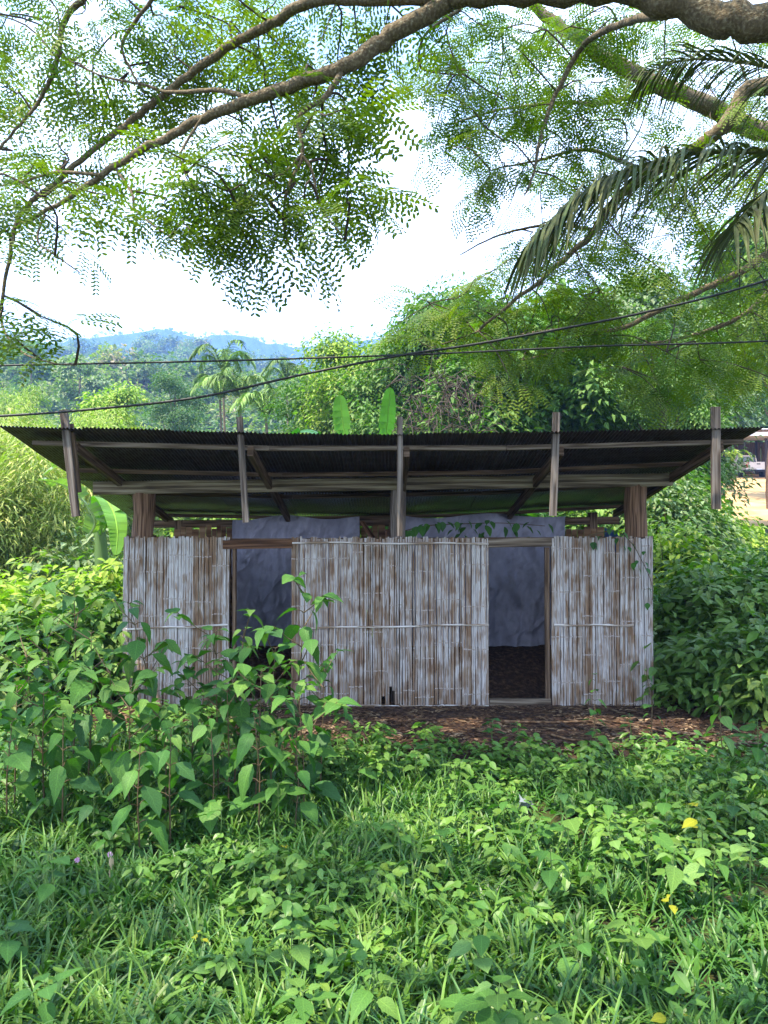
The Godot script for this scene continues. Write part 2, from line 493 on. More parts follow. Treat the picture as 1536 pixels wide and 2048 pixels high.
# ---------------------------------------------------------------- main
func _ready() -> void:
	rng.seed = 20240
	bump_noise.seed = 5; bump_noise.frequency = 0.05
	wig.seed = 8; wig.frequency = 0.05
	# camera
	var cam := Camera3D.new()
	cam.name = "camera"
	cam.position = EYE
	cam.rotation_degrees = Vector3(PITCH, 0, 0)
	cam.fov = 66.0
	cam.near = 0.05; cam.far = 9000.0
	add_child(cam)
	cam.current = true
	cam_basis = Basis.from_euler(Vector3(deg_to_rad(PITCH), 0, 0))
	# sky, exposure, haze
	var env := Environment.new()
	var sky := Sky.new()
	var sm := ProceduralSkyMaterial.new()
	sm.sky_top_color = Color(0.58, 0.72, 0.93)
	sm.sky_horizon_color = Color(0.88, 0.93, 0.99)
	sm.sky_curve = 0.16
	sm.ground_bottom_color = Color(0.25, 0.28, 0.18)
	sm.ground_horizon_color = Color(0.75, 0.8, 0.82)
	sm.sky_cover = cloud_cover()
	sm.sky_cover_modulate = Color(0.75, 0.75, 0.75)
	sm.energy_multiplier = 1.15
	sky.sky_material = sm
	env.background_mode = Environment.BG_SKY
	env.sky = sky
	env.background_energy_multiplier = 1.0
	env.tonemap_mode = Environment.TONE_MAPPER_LINEAR
	env.tonemap_exposure = 3.6
	env.fog_enabled = true
	env.fog_density = 0.0007
	env.fog_light_color = Color(0.55, 0.72, 1.0)
	env.sdfgi_enabled = true; env.ssao_enabled = true; env.ssil_enabled = true
	var we := WorldEnvironment.new(); we.name = "world"; we.environment = env
	add_child(we)
	# sun: high, from the left and a little behind the camera
	var sun := DirectionalLight3D.new()
	sun.name = "sun"
	sun.light_energy = 1.6
	sun.light_color = Color(1.0, 0.95, 0.86)
	sun.light_angular_distance = 0.5
	sun.shadow_enabled = true
	add_child(sun)
	sun.look_at_from_position(Vector3(-3.8, 9.0, 2.4), Vector3.ZERO)

	make_materials()
	build_ground()
	build_hills()
	build_shed()
	build_rain_tree()
	build_coconut()
	build_background_plants()
	build_yard()
	build_cables()
	build_weeds()
	build_grass()

func cloud_cover() -> ImageTexture:
	var nz := FastNoiseLite.new(); nz.seed = 4; nz.frequency = 0.008; nz.fractal_octaves = 5
	var src := nz.get_seamless_image(1024, 512)
	var img := Image.create(1024, 512, false, Image.FORMAT_RGBA8)
	for y in 512:
		for x in 1024:
			var q := smoothstep(0.36, 0.62, src.get_pixel(x, y).r)
			img.set_pixel(x, y, Color(1, 1, 1, q))
	return ImageTexture.create_from_image(img)

# ---------------------------------------------------------------- ground and hills
func build_ground() -> void:
	var mb := MB.new(); mb.smooth = true
	var nx := 130; var nz := 170
	for j in nz + 1:
		var t := float(j) / nz
		var d := -10.0 + 24.0 * t + 190.0 * pow(t, 3.0)
		for i in nx + 1:
			var u := 2.0 * i / nx - 1.0
			var x := 12.0 * u + 170.0 * u * u * u
			var p := Vector3(x, ground_y(x, -d), -d)
			var e := 0.2
			var nn := Vector3(ground_y(x - e, -d) - ground_y(x + e, -d), 2.0 * e, ground_y(x, -d - e) - ground_y(x, -d + e)).normalized()
			mb.vert(p, nn)
	for j in nz:
		for i in nx:
			var a := j * (nx + 1) + i
			mb.quad_to(a, a + 1, a + nx + 2, a + nx + 1, Vector3.UP)
	structure(mb, "ground", M.ground)
	# bare swept soil under the eaves and inside the shed
	mb = MB.new(); mb.smooth = true
	var w := 96; var h := 50
	for j in h + 1:
		for i in w + 1:
			var x := lerpf(-3.4, 4.6, float(i) / w)
			var d := lerpf(5.5, 10.2, float(j) / h)
			var edge := minf(minf(x + 3.4, 4.6 - x), minf((d - 5.9 - 0.5 * wig.get_noise_2d(x * 30.0, 5.0) - 0.25 * smoothstep(0.4, -1.5, x)) * 0.9, 10.2 - d))
			var y := ground_y(x, -d) + 0.03 * smoothstep(-0.1, 0.25, edge) - 0.03 * smoothstep(0.1, -0.3, edge)
			y += 0.012 * wig.get_noise_2d(x * 90.0, d * 90.0)
			if d > 7.75 and absf(x) < 2.5: y += 0.30 * smoothstep(7.75, 8.9, d)
			mb.vert(Vector3(x, y, -d), Vector3.UP)
	for j in h:
		for i in w:
			var a := j * (w + 1) + i
			mb.quad_to(a, a + 1, a + w + 2, a + w + 1, Vector3.UP)
	# normals from the shape
	var nn := PackedVector3Array(); nn.resize(mb.v.size())
	for k in range(0, mb.ix.size(), 3):
		var f := (mb.v[mb.ix[k + 2]] - mb.v[mb.ix[k]]).cross(mb.v[mb.ix[k + 1]] - mb.v[mb.ix[k]])
		for q in 3: nn[mb.ix[k + q]] += f
	for k in nn.size(): nn[k] = nn[k].normalized()
	mb.n = nn
	structure(mb, "bare_soil", M.soil)
	# fallen leaves and twigs on it
	var lit := MB.new(); lit.colored = true
	for k in 5:
		var a := rr(0, TAU)
		add_simple_leaf(lit, Vector3(rr(-0.06, 0.06), rr(0.004, 0.012), rr(-0.06, 0.06)), Vector3(cos(a), rr(-0.05, 0.2), sin(a)), Vector3.UP, rr(0.03, 0.07), rr(0.012, 0.03), Color(1, 1, 1) * rr(0.7, 1.3), 0.1)
	for k in 4:
		var a := rr(0, TAU); var o := Vector3(rr(-0.07, 0.07), 0.006, rr(-0.07, 0.07))
		lit.tube([o, o + Vector3(cos(a) * 0.06, 0.004, sin(a) * 0.06)], [0.0015, 0.001], 3, false, 1.0, 0.0, Color(1, 0.9, 0.8))
	var xf := []; var cols := []
	for k in 1500:
		var x := rr(-3.0, 4.4); var d := rr(5.8, 7.45)
		xf.append(Transform3D(Basis(Vector3.UP, rr(0, TAU)) * rr(0.7, 1.5), Vector3(x, ground_y(x, -d) + 0.032, -d)))
		var c: Color = [Color(0.085, 0.052, 0.035), Color(0.14, 0.088, 0.055), Color(0.24, 0.17, 0.105), Color(0.05, 0.034, 0.026)][rng.randi() % 4]
		cols.append(c * rr(0.7, 1.3))
	scatter(lit.mesh(), "dead_leaves", M.dead, mass("leaf_litter", "brown dead leaves and twigs scattered on the bare soil", "leaf litter"), xf, cols)
	# sticks
	for s in [[[1000, 1452], [1100, 1455], [1230, 1452], [1330, 1470], "long thin pale stick lying on the bare soil by the right doorway"], [[1095, 1482], [1130, 1490], [1160, 1494], [1190, 1500], "short brown stick lying below the long pale stick"]]:
		var pts := []
		for q in 4:
			var d: float = 1.69 * F / (s[q][1] - 1060.0)
			var p := on_ground(s[q][0], d); p.y += 0.05
			pts.append(p)
		var b := MB.new(); b.smooth = true
		var sp := spline(pts, 6)
		b.tube(sp, ramp(0.011, 0.006, sp.size()), 6, true, 2.0, 0.2)
		single(b, "stick", M.bamboo_old, s[4], "stick", pts[0])

func hill(px: float, t: float, d0: float, d1: float, prof: Array, rough: float, sd: float) -> Vector3:
	# a slope from the valley floor at d0 to its crest at d1 and over; prof: [pixel, crest pixel height]
	var d := lerpf(d0, d1, t)
	var x := (px - 768.0) / F * d
	var y := prof[0][1] as float
	for k in prof.size() - 1:
		if px >= prof[k][0] and px <= prof[k + 1][0]:
			y = lerpf(prof[k][1], prof[k + 1][1], smoothstep(0, 1, (px - prof[k][0]) / (prof[k + 1][0] - prof[k][0])))
	if px > prof[-1][0]: y = prof[-1][1]
	var crest := 1.69 + (1060.0 - y) / F * d1
	var tt := minf(t, 1.0)
	var hh := -3.0 + (crest + 3.0) * (tt * tt * 0.55 + tt * 0.45)
	if t > 1.0: hh = crest - (t - 1.0) * crest * 2.0
	hh += rough * (wig.get_noise_2d(x * 0.9 / d1 * 600.0 + sd, d / d1 * 700.0) ) * minf(t * 2.0, 1.0)
	return Vector3(x, hh, -d)

func hill_mesh(d0: float, d1: float, prof: Array, rough: float, sd: float) -> MB:
	var mb := MB.new(); mb.smooth = true
	var w := 150; var h := 46
	for j in h + 1:
		for i in w + 1:
			mb.vert(hill(lerpf(-1300, 2800, float(i) / w), 1.35 * j / h, d0, d1, prof, rough, sd))
	for j in h:
		for i in w:
			var a := j * (w + 1) + i
			mb.quad_to(a, a + 1, a + w + 2, a + w + 1, Vector3(0, 1, 0.6))
	var nn := PackedVector3Array(); nn.resize(mb.v.size())
	for k in range(0, mb.ix.size(), 3):
		var f := (mb.v[mb.ix[k + 2]] - mb.v[mb.ix[k]]).cross(mb.v[mb.ix[k + 1]] - mb.v[mb.ix[k]])
		for q in 3: nn[mb.ix[k + q]] += f
	for k in nn.size(): nn[k] = nn[k].normalized()
	mb.n = nn
	return mb

func far_tree_mesh(sd: int, tall: float) -> ArrayMesh:
	var r := RandomNumberGenerator.new(); r.seed = sd
	var mb := MB.new(); mb.colored = true
	var lobes := []
	for k in 7: lobes.append(Vector3(r.randf_range(-2.2, 2.2), r.randf_range(-1.6, 2.2) + tall, r.randf_range(-2.2, 2.2)))
	for k in 230:
		var o: Vector3 = lobes[k % 7]
		var z := r.randf_range(-0.6, 1.0); var a := r.randf_range(0, TAU); var q := sqrt(1.0 - z * z)
		var d := Vector3(q * cos(a), z, q * sin(a))
		var b := r.randf_range(0.7, 1.3)
		add_simple_leaf(mb, o + d * r.randf_range(1.0, 1.7), (Vector3(d.x, d.y - 0.4, d.z) + Vector3(r.randf_range(-0.8, 0.8), 0, r.randf_range(-0.8, 0.8))).normalized(), (d + Vector3.UP).normalized(), r.randf_range(0.7, 1.3), r.randf_range(0.5, 0.9), Color(b * 1.05, b, b * 0.9))
	mb.tube([Vector3(0, -3, 0), Vector3(0.2, tall * 0.5, 0), Vector3(0, tall, 0)], [0.22, 0.16, 0.1], 5, false, 1.0, 0.0, Color(3.0, 2.2, 2.6))
	return mb.mesh()

func build_hills() -> void:
	var green := [[-1300, 600], [-500, 620], [-100, 690], [0, 712], [110, 706], [200, 716], [330, 700], [420, 716], [520, 742], [620, 756], [760, 765], [1100, 715], [1700, 600], [2800, 560]]
	var blue := [[-1300, 640], [-200, 665], [60, 690], [150, 676], [250, 662], [335, 656], [392, 674], [425, 665], [485, 668], [545, 686], [592, 695], [640, 684], [720, 678], [1000, 640], [1600, 610], [2800, 640]]
	var near := [[-1300, 720], [-300, 735], [0, 760], [150, 782], [330, 792], [480, 800], [640, 812], [800, 800], [1200, 700], [1800, 640], [2800, 620]]
	structure(hill_mesh(1000.0, 1550.0, blue, 9.0, 0.0), "far_mountains", M.mountain)
	structure(hill_mesh(170.0, 480.0, green, 7.0, 300.0), "wooded_hill", M.hill)
	structure(hill_mesh(75.0, 150.0, near, 2.0, 600.0), "valley_slope", M.hill)
	var kinds := [far_tree_mesh(1, 5.0), far_tree_mesh(2, 6.5), far_tree_mesh(3, 4.0)]
	var wood := mass("hillside_wood", "hazy green woods covering the hillside across the valley", "forest")
	for v in 3:
		var xf := []; var cols := []
		for k in 2300:
			var far := rng.randf() < 0.62
			var p: Vector3
			if far: p = hill(rr(-500, 1500), pow(rng.randf(), 0.8) * 1.03, 170.0, 480.0, green, 7.0, 300.0)
			else: p = hill(rr(-500, 1300), rng.randf() * 1.05, 75.0, 150.0, near, 2.0, 600.0)
			var s := rr(0.7, 1.5) * (1.0 if far else 0.62)
			xf.append(Transform3D(Basis(Vector3.UP, rr(0, TAU)).scaled(Vector3(s, s * rr(0.8, 1.3), s)), p))
			var c := Color(0.13, 0.20, 0.07).lerp(Color(0.30, 0.34, 0.09), pow(rng.randf(), 1.6))
			if rng.randf() < 0.06: c = Color(0.34, 0.28, 0.18)
			cols.append(c)
		scatter(kinds[v], "trees", M.leaf, wood, xf, cols)
	var xf2 := []; var cols2 := []
	for k in 1500:
		var p := hill(rr(-300, 1200), rr(0.8, 1.01), 1000.0, 1550.0, blue, 9.0, 0.0)
		var s := rr(0.7, 1.5)
		xf2.append(Transform3D(Basis(Vector3.UP, rr(0, TAU)).scaled(Vector3(s, s, s)), p))
		cols2.append(Color(0.06, 0.10, 0.045))
	scatter(kinds[1], "trees", M.leaf, mass("mountain_wood", "woods along the crest of the far blue mountains", "forest"), xf2, cols2)

# ---------------------------------------------------------------- the shed
func roof_y(x: float, d: float) -> float:
	return 2.48 - 0.2 * (d - 6.5) - 0.055 * (1.0 - x * x / 9.5) + 0.035 * maxf(x, 0.0) * clampf((d - 6.5) / 1.5, 0.0, 1.0)

func beam(a: Vector3, b: Vector3, w: float, h: float, upv := Vector3.UP) -> MB:
	# a sawn timber from a to b with a slight wander and chipped corners
	var mb := MB.new()
	var d := (b - a)
	var dir := d.normalized()
	var side := dir.cross(upv).normalized()
	var up := side.cross(dir).normalized()
	var n := maxi(2, int(d.length() / 0.25))
	var uvo := Vector2(rr(0, 9), rr(0, 9))
	var cham := minf(w, h) * 0.1
	var prof := [Vector2(-w / 2 + cham, -h / 2), Vector2(w / 2 - cham, -h / 2), Vector2(w / 2, -h / 2 + cham), Vector2(w / 2, h / 2 - cham), Vector2(w / 2 - cham, h / 2), Vector2(-w / 2 + cham, h / 2), Vector2(-w / 2, h / 2 - cham), Vector2(-w / 2, -h / 2 + cham)]
	var rings := []
	for k in n + 1:
		var t := float(k) / n
		var o := a + d * t + up * rr(-1, 1) * h * 0.018 + side * rr(-1, 1) * w * 0.018
		var ring := []
		for q in prof.size():
			var pp: Vector2 = prof[q] * rr(0.975, 1.02)
			ring.append(o + side * pp.x + up * pp.y)
		rings.append(ring)
	var acc := 0.0
	for q in prof.size():
		var q2 := (q + 1) % prof.size()
		var wd: float = (prof[q] - prof[q2]).length()
		var mid: Vector2 = (prof[q] + prof[q2]) * 0.5
		var nn := side * mid.x + up * mid.y
		for k in n:
			var l0 := d.length() * k / n; var l1 := d.length() * (k + 1) / n
			var i0 := mb.vert(rings[k][q], nn, uvo + Vector2(l0, acc)); var i1 := mb.vert(rings[k][q2], nn, uvo + Vector2(l0, acc + wd))
			var i2 := mb.vert(rings[k + 1][q2], nn, uvo + Vector2(l1, acc + wd)); var i3 := mb.vert(rings[k + 1][q], nn, uvo + Vector2(l1, acc))
			mb.quad_to(i0, i1, i2, i3, nn)
		acc += wd
	for e in 2:
		var ring: Array = rings[0] if e == 0 else rings[n]
		var c := mb.vert(a if e == 0 else b, dir, uvo)
		var idx := []
		for q in prof.size(): idx.append(mb.vert(ring[q], dir, uvo + prof[q]))
		for q in prof.size(): mb.tri_to(c, idx[q], idx[(q + 1) % prof.size()], -dir if e == 0 else dir)
	return mb

func slat(x0: float, x1: float, y0: float, y1: float, z: float, nodes: Array, tex_x0: float, tex_w: float, ph: float) -> MB:
	# one split of a flattened culm: bowed face, a swollen joint at each node, real thickness
	var mb := MB.new()
	mb.smooth = true
	var ys := [[y0, 0.0, false]]
	for nd in nodes:
		if nd > y0 + 0.03 and nd < y1 - 0.03:
			# the joint swells, and its proud rim has kept its lime wash
			ys.append([nd - 0.018, 0.0, false]); ys.append([nd - 0.006, 0.009, false])
			ys.append([nd - 0.006, 0.009, true]); ys.append([nd + 0.005, 0.010, true])
			ys.append([nd + 0.005, 0.010, false]); ys.append([nd + 0.022, 0.0, false])
	ys.append([y1, 0.0, false])
	var lean := rr(-0.004, 0.004)
	var rows := []
	for yq in ys:
		var y: float = yq[0]
		var swell: float = yq[1]
		var vv: float = 0.007 if yq[2] else maxf(0.02, 1.0 - y / 1.66)
		var t: float = (y - y0) / (y1 - y0)
		var row := []
		var wob := 0.0025 * sin(ph + t * 7.0) + lean * t
		for q in 4:
			var s := q / 3.0
			var xx := lerpf(x0, x1, s) + wob
			var bow := 0.004 * (1.0 - pow(2.0 * s - 1.0, 2.0))
			row.append(mb.vert(Vector3(xx, y, z + bow + swell), Vector3((s - 0.5) * 0.7, 0, 1).normalized(), Vector2((xx - tex_x0) / tex_w, vv)))
		row.append(mb.vert(Vector3(x0 + wob, y, z - 0.008), Vector3(-1, 0, -1).normalized(), Vector2((x0 - tex_x0) / tex_w, vv)))
		row.append(mb.vert(Vector3(x1 + wob, y, z - 0.008), Vector3(1, 0, -1).normalized(), Vector2((x1 - tex_x0) / tex_w, vv)))
		rows.append(row)
	for k in rows.size() - 1:
		if ys[k][0] == ys[k + 1][0]: continue
		var a: Array = rows[k]; var b: Array = rows[k + 1]
		for q in 3: mb.quad_to(a[q], a[q + 1], b[q + 1], b[q], Vector3(0, 0, 1))
		mb.quad_to(a[4], a[0], b[0], b[4], Vector3(-1, 0, 0))
		mb.quad_to(a[3], a[5], b[5], b[3], Vector3(1, 0, 0))
		mb.quad_to(a[4], a[5], b[5], b[4], Vector3(0, 0, -1))
	var e: Array = rows[-1]
	mb.quad_to(e[0], e[3], e[5], e[4], Vector3.UP)
	e = rows[0]
	mb.quad_to(e[0], e[3], e[5], e[4], Vector3.DOWN)
	return mb

func bamboo_panel(shed: Node3D, x0: float, x1: float, y1: float, called: String) -> Node3D:
	var pn := Node3D.new()
	pn.name = called
	shed.add_child(pn, true)
	var x := x0
	var left := 0
	var nodes := []
	var zoff := 0.0
	while x < x1 - 0.012:
		if left <= 0:
			left = rng.randi_range(5, 11)
			nodes = []
			var y := rr(0.05, 0.4)
			while y < 1.66:
				nodes.append(y); y += rr(0.36, 0.46)
			zoff = rr(-0.006, 0.006)
			x += rr(0.0, 0.004)
		left -= 1
		var w := rr(0.017, 0.034)
		if x + w > x1: w = x1 - x
		var gap := rr(0.002, 0.005)
		if rng.randf() < 0.08: gap = rr(0.006, 0.010)
		var b0 := rr(0.0, 0.03)
		if x > -0.06 and x < 0.16 and rng.randf() < 0.5: b0 = rr(0.05, 0.22)
		var sn := []
		for nd in nodes: sn.append(nd + rr(-0.004, 0.004))
		var sl := slat(x, x + w - gap, b0, y1 + rr(-0.02, 0.01), -7.5 + zoff + rr(-0.002, 0.002), sn, -2.6, 5.3, rr(0, 6))
		part(sl.shifted(shed.position).mesh(), "bamboo_slat", M.wall, pn)
		x += w
	return pn

func rail(pn: Node3D, shed: Node3D, x0: float, x1: float, y0: float, y1: float) -> void:
	var mb := MB.new(); mb.smooth = true
	var pts := []; var rad := []
	var n := 22
	for k in n + 1:
		var t := float(k) / n
		pts.append(Vector3(lerpf(x0, x1, t), lerpf(y0, y1, t) + 0.004 * sin(t * 11.0 + x0), -7.482 + 0.003 * sin(t * 23.0)))
		rad.append(0.009 + (0.004 if k % 6 == 3 else 0.0))
	mb.tube(pts, rad, 7, true, 1.0)
	part(mb.shifted(shed.position).mesh(), "rail", M.bamboo_rail, pn)

func build_shed() -> void:
	var shed := thing("bamboo_shed", "abandoned low shed of whitewashed split bamboo under a rusty corrugated lean-to roof", "shed", Vector3(0, 0, -8.0))
	# posts
	var posts := [[-2.345, 0.105, 2.05, "post", M.post], [0.136, 0.075, 2.08, "post", M.wood_grey], [2.45, 0.108, 2.13, "post", M.post]]
	for p in posts:
		var mb := MB.new(); mb.smooth = true
		var pts := []; var rad := []
		for k in 12:
			var y: float = -0.1 + (p[2] + 0.1) * k / 11.0
			pts.append(Vector3(p[0] + rr(-0.006, 0.006), y, -7.68 + rr(-0.004, 0.004)))
			rad.append(p[1] * rr(0.95, 1.06))
		mb.tube(pts, rad, 14, true, 1.0, 0.07)
		wpart(mb, "post", p[4], shed)
	for x in [-2.4, 0.1, 2.45]:
		wpart(beam(Vector3(x, -0.1, -9.26), Vector3(x, roof_y(x, 9.26) - 0.1, -9.26), 0.1, 0.1, Vector3.RIGHT), "post", M.wood_dark, shed)
	# main beams
	var fb := wpart(beam(Vector3(-2.80, 2.094, -7.62), Vector3(2.78, 2.178, -7.62), 0.09, 0.124), "beam", M.wood_beam, shed)
	wpart(beam(Vector3(-2.75, 1.76, -9.25), Vector3(2.75, 1.80, -9.25), 0.07, 0.09), "beam", M.wood_dark, shed)
	# rafters, each with a cut-off upright still nailed to its end
	var bx := [-2.60, -1.157, 0.131, 1.40, 2.716]
	for x in bx:
		wpart(beam(Vector3(x + 0.055, roof_y(x, 6.5) - 0.092, -6.48), Vector3(x + 0.055, roof_y(x, 9.45) - 0.092, -9.45), 0.05, 0.085), "rafter", M.wood_dark, shed)
	# purlins
	for d in [6.62, 7.45, 8.3, 9.35]:
		for s in 3:
			var xa := -2.95 + s * 1.99; var xb := xa + 1.985
			wpart(beam(Vector3(xa, roof_y(xa, d) - 0.030, -d), Vector3(xb, roof_y(xb, d) - 0.030, -d), 0.055, 0.042), "purlin", M.wood if d < 7 else M.wood_dark, shed)
	# hanging uprights at the eave
	var boards := [[127, 820, 152, 1033, 0.062], [479, 834, 492, 1045, 0.05], [800, 834, 800, 1072, 0.046], [1113, 825, 1106, 1032, 0.058], [1431, 814, 1432, 1018, 0.072]]
	for b in boards:
		var top := at(b[0], b[1], 6.40); var bot := at(b[2], b[3], 6.40)
		wpart(beam(bot, top, b[4], 0.035, Vector3(0, 0, 1)), "upright", M.wood_grey, shed)
	wpart(beam(at(158, 985, 6.45), at(142, 848, 6.45), 0.04, 0.03, Vector3(0, 0, 1)), "upright", M.wood_dark, shed)
	# corrugated sheets: two rows, lapped
	var pitch := 0.0315
	for row in 2:
		var da := 6.36 if row == 0 else 7.95
		var db := 8.1 if row == 0 else 9.56
		for s in 9:
			var x0 := -3.12 + s * 0.686; var x1 := x0 + 0.72
			if s == 8: x1 = 3.09
			var mb := MB.new(); mb.smooth = true
			var skew := rr(-0.03, 0.03); var lift := 0.004 * (s % 2) + rr(0.0, 0.010) + (0.012 if row == 0 else 0.0)
			var nxx := int((x1 - x0) / pitch * 6.0)
			var dn := 5
			for j in dn + 1:
				var d := lerpf(da + skew, db, float(j) / dn)
				for i in nxx + 1:
					var x := lerpf(x0, x1, float(i) / nxx)
					var ph := TAU * x / pitch
					var y := roof_y(x, d) + 0.0065 * cos(ph) + lift + 0.004 * sin(s * 3.0 + j * 2.0)
					mb.vert(Vector3(x, y, -d), Vector3(0.0065 * TAU / pitch * sin(ph), 1, -0.2).normalized(), Vector2(x, d))
			for j in dn:
				for i in nxx:
					var a := j * (nxx + 1) + i
					mb.quad_to(a, a + 1, a + nxx + 2, a + nxx + 1, Vector3.UP)
			wpart(mb, "roof_sheet", M.tin if row == 0 else M.tin_new, shed)
	# front wall
	var p1 := bamboo_panel(shed, -2.478, -1.465, 1.628, "bamboo_panel")
	var p2 := bamboo_panel(shed, -0.885, 1.0, 1.622, "bamboo_panel")
	var p3 := bamboo_panel(shed, 1.585, 2.555, 1.625, "bamboo_panel")
	rail(p1, shed, -2.44, -1.48, 0.755, 0.79)
	rail(p2, shed, -0.80, 0.99, 0.76, 0.795); rail(p2, shed, -0.87, 0.99, 1.57, 1.56); rail(p2, shed, -0.4, 0.99, 0.03, 0.028)
	rail(p3, shed, 1.61, 2.36, 0.79, 0.79)
	# backing studs, lintels, jambs, sill
	for x in [-2.30, -1.50, -0.84, 0.95, 1.62, 2.50]:
		wpart(beam(Vector3(x, 0.0, -7.545), Vector3(x, 1.59, -7.545), 0.05, 0.045, Vector3(0, 0, 1)), "stud", M.wood_dark, shed)
	wpart(beam(Vector3(-1.53, 1.552, -7.50), Vector3(-0.87, 1.56, -7.50), 0.035, 0.085), "lintel", M.wood_brown, shed)
	wpart(beam(Vector3(0.94, 1.565, -7.51), Vector3(1.62, 1.575, -7.51), 0.035, 0.085), "lintel", M.wood, shed)
	wpart(beam(Vector3(-2.4, 1.58, -7.58), Vector3(2.5, 1.60, -7.58), 0.035, 0.05), "wall_plate", M.wood_dark, shed)
	wpart(beam(Vector3(-1.425, 0.0, -7.53), Vector3(-1.425, 1.51, -7.53), 0.035, 0.05, Vector3(0, 0, 1)), "door_jamb", M.wood_dark, shed)
	wpart(beam(Vector3(1.555, 0.0, -7.53), Vector3(1.555, 1.525, -7.53), 0.045, 0.05, Vector3(0, 0, 1)), "door_jamb", M.wood_dark, shed)
	wpart(beam(Vector3(1.0, 0.05, -7.52), Vector3(1.58, 0.05, -7.52), 0.05, 0.085), "door_sill", M.wood, shed)
	wpart(beam(Vector3(-1.46, 0.05, -7.52), Vector3(-0.88, 0.05, -7.52), 0.05, 0.085), "door_sill", M.wood, shed)
	# back wall, side walls and partition of older split bamboo
	var bw := Node3D.new(); bw.name = "rear_wall"; shed.add_child(bw)
	var x := -2.45
	while x < 2.5:
		var w := rr(0.05, 0.09)
		var top := 1.72 + rr(-0.03, 0.03)
		var b := MB.new()
		b.box(Vector3(x + w * 0.5, top * 0.5, -9.2 + rr(-0.004, 0.004)), Vector3(0, top * 0.5, 0), Vector3(w * 0.5 - rr(0.001, 0.004), 0, 0), Vector3(0, 0, 0.005), Vector2(rr(0, 3), rr(0, 3)))
		part(b.shifted(shed.position).mesh(), "bamboo_slat", M.bamboo_old, bw)
		x += w
	for sx in [-2.46, 2.535]:
		var sw := Node3D.new(); sw.name = "side_wall"; shed.add_child(sw, true)
		var z := -7.56
		while z > -9.18:
			var w := rr(0.06, 0.10)
			var b := MB.new()
			b.box(Vector3(sx, 0.81, z - w * 0.5), Vector3(0, 0.81 + rr(-0.02, 0.02), 0), Vector3(0, 0, w * 0.5 - 0.002), Vector3(0.005, 0, 0), Vector2(rr(0, 3), rr(0, 3)))
			part(b.shifted(shed.position).mesh(), "bamboo_slat", M.bamboo_old, sw)
			z -= w
	var pw := Node3D.new(); pw.name = "partition"; shed.add_child(pw)
	for k in 8:
		var b := MB.new()
		b.box(Vector3(0.02, 0.82, -7.78 - k * 0.175), Vector3(0, 0.82 + rr(-0.04, 0.06), 0), Vector3(0, 0, 0.082), Vector3(0.008, 0, 0), Vector2(rr(0, 3), rr(0, 3)))
		part(b.shifted(shed.position).mesh(), "plank", M.wood_brown, pw)
	wpart(beam(Vector3(-0.25, 1.78, -9.0), Vector3(-0.02, 1.45, -8.9), 0.09, 0.03), "brace", M.wood_brown, shed)
	# sheets hung inside
	hung_sheet(-1.74, -0.28, 1.86, 0.36, 3.0, "crumpled greyish white sheet hung behind the left doorway")
	hung_sheet(0.10, 2.08, 1.88, 0.36, 8.0, "greyish white sheet hung behind the right doorway")
	# a rolled end and a blue piece on the right side
	var mb := MB.new(); mb.smooth = true
	for j in 9:
		for i in 13:
			mb.vert(Vector3(2.49 - 0.03 * sin(i * 1.3), lerpf(1.45, 1.74 - i * 0.018, j / 8.0), -8.9 + i * 0.1), Vector3(-1, 0, 0))
	for j in 8:
		for i in 12:
			var a := j * 13 + i
			mb.quad_to(a, a + 1, a + 14, a + 13, Vector3(-1, 0, 0))
	single(mb, "plastic_sheet", M.blue_tarp, "faded blue plastic sheet hung on the right side wall inside", "plastic sheet", Vector3(2.49, 1.45, -8.3))
	build_vine([at(790, 1068, 7.75), at(850, 1052, 7.8), at(920, 1048, 8.0), at(1000, 1046, 8.0), at(1090, 1052, 7.9)], 46, 0.11, "dark leafy vine creeping along the top inside the right room")
	build_vine([at(1175, 1072, 7.5), at(1230, 1062, 7.44), at(1262, 1085, 7.44), at(1283, 1120, 7.44), at(1303, 1165, 7.44), at(1305, 1200, 7.44)], 26, 0.07, "dark vine trailing over the top right corner of the bamboo wall")

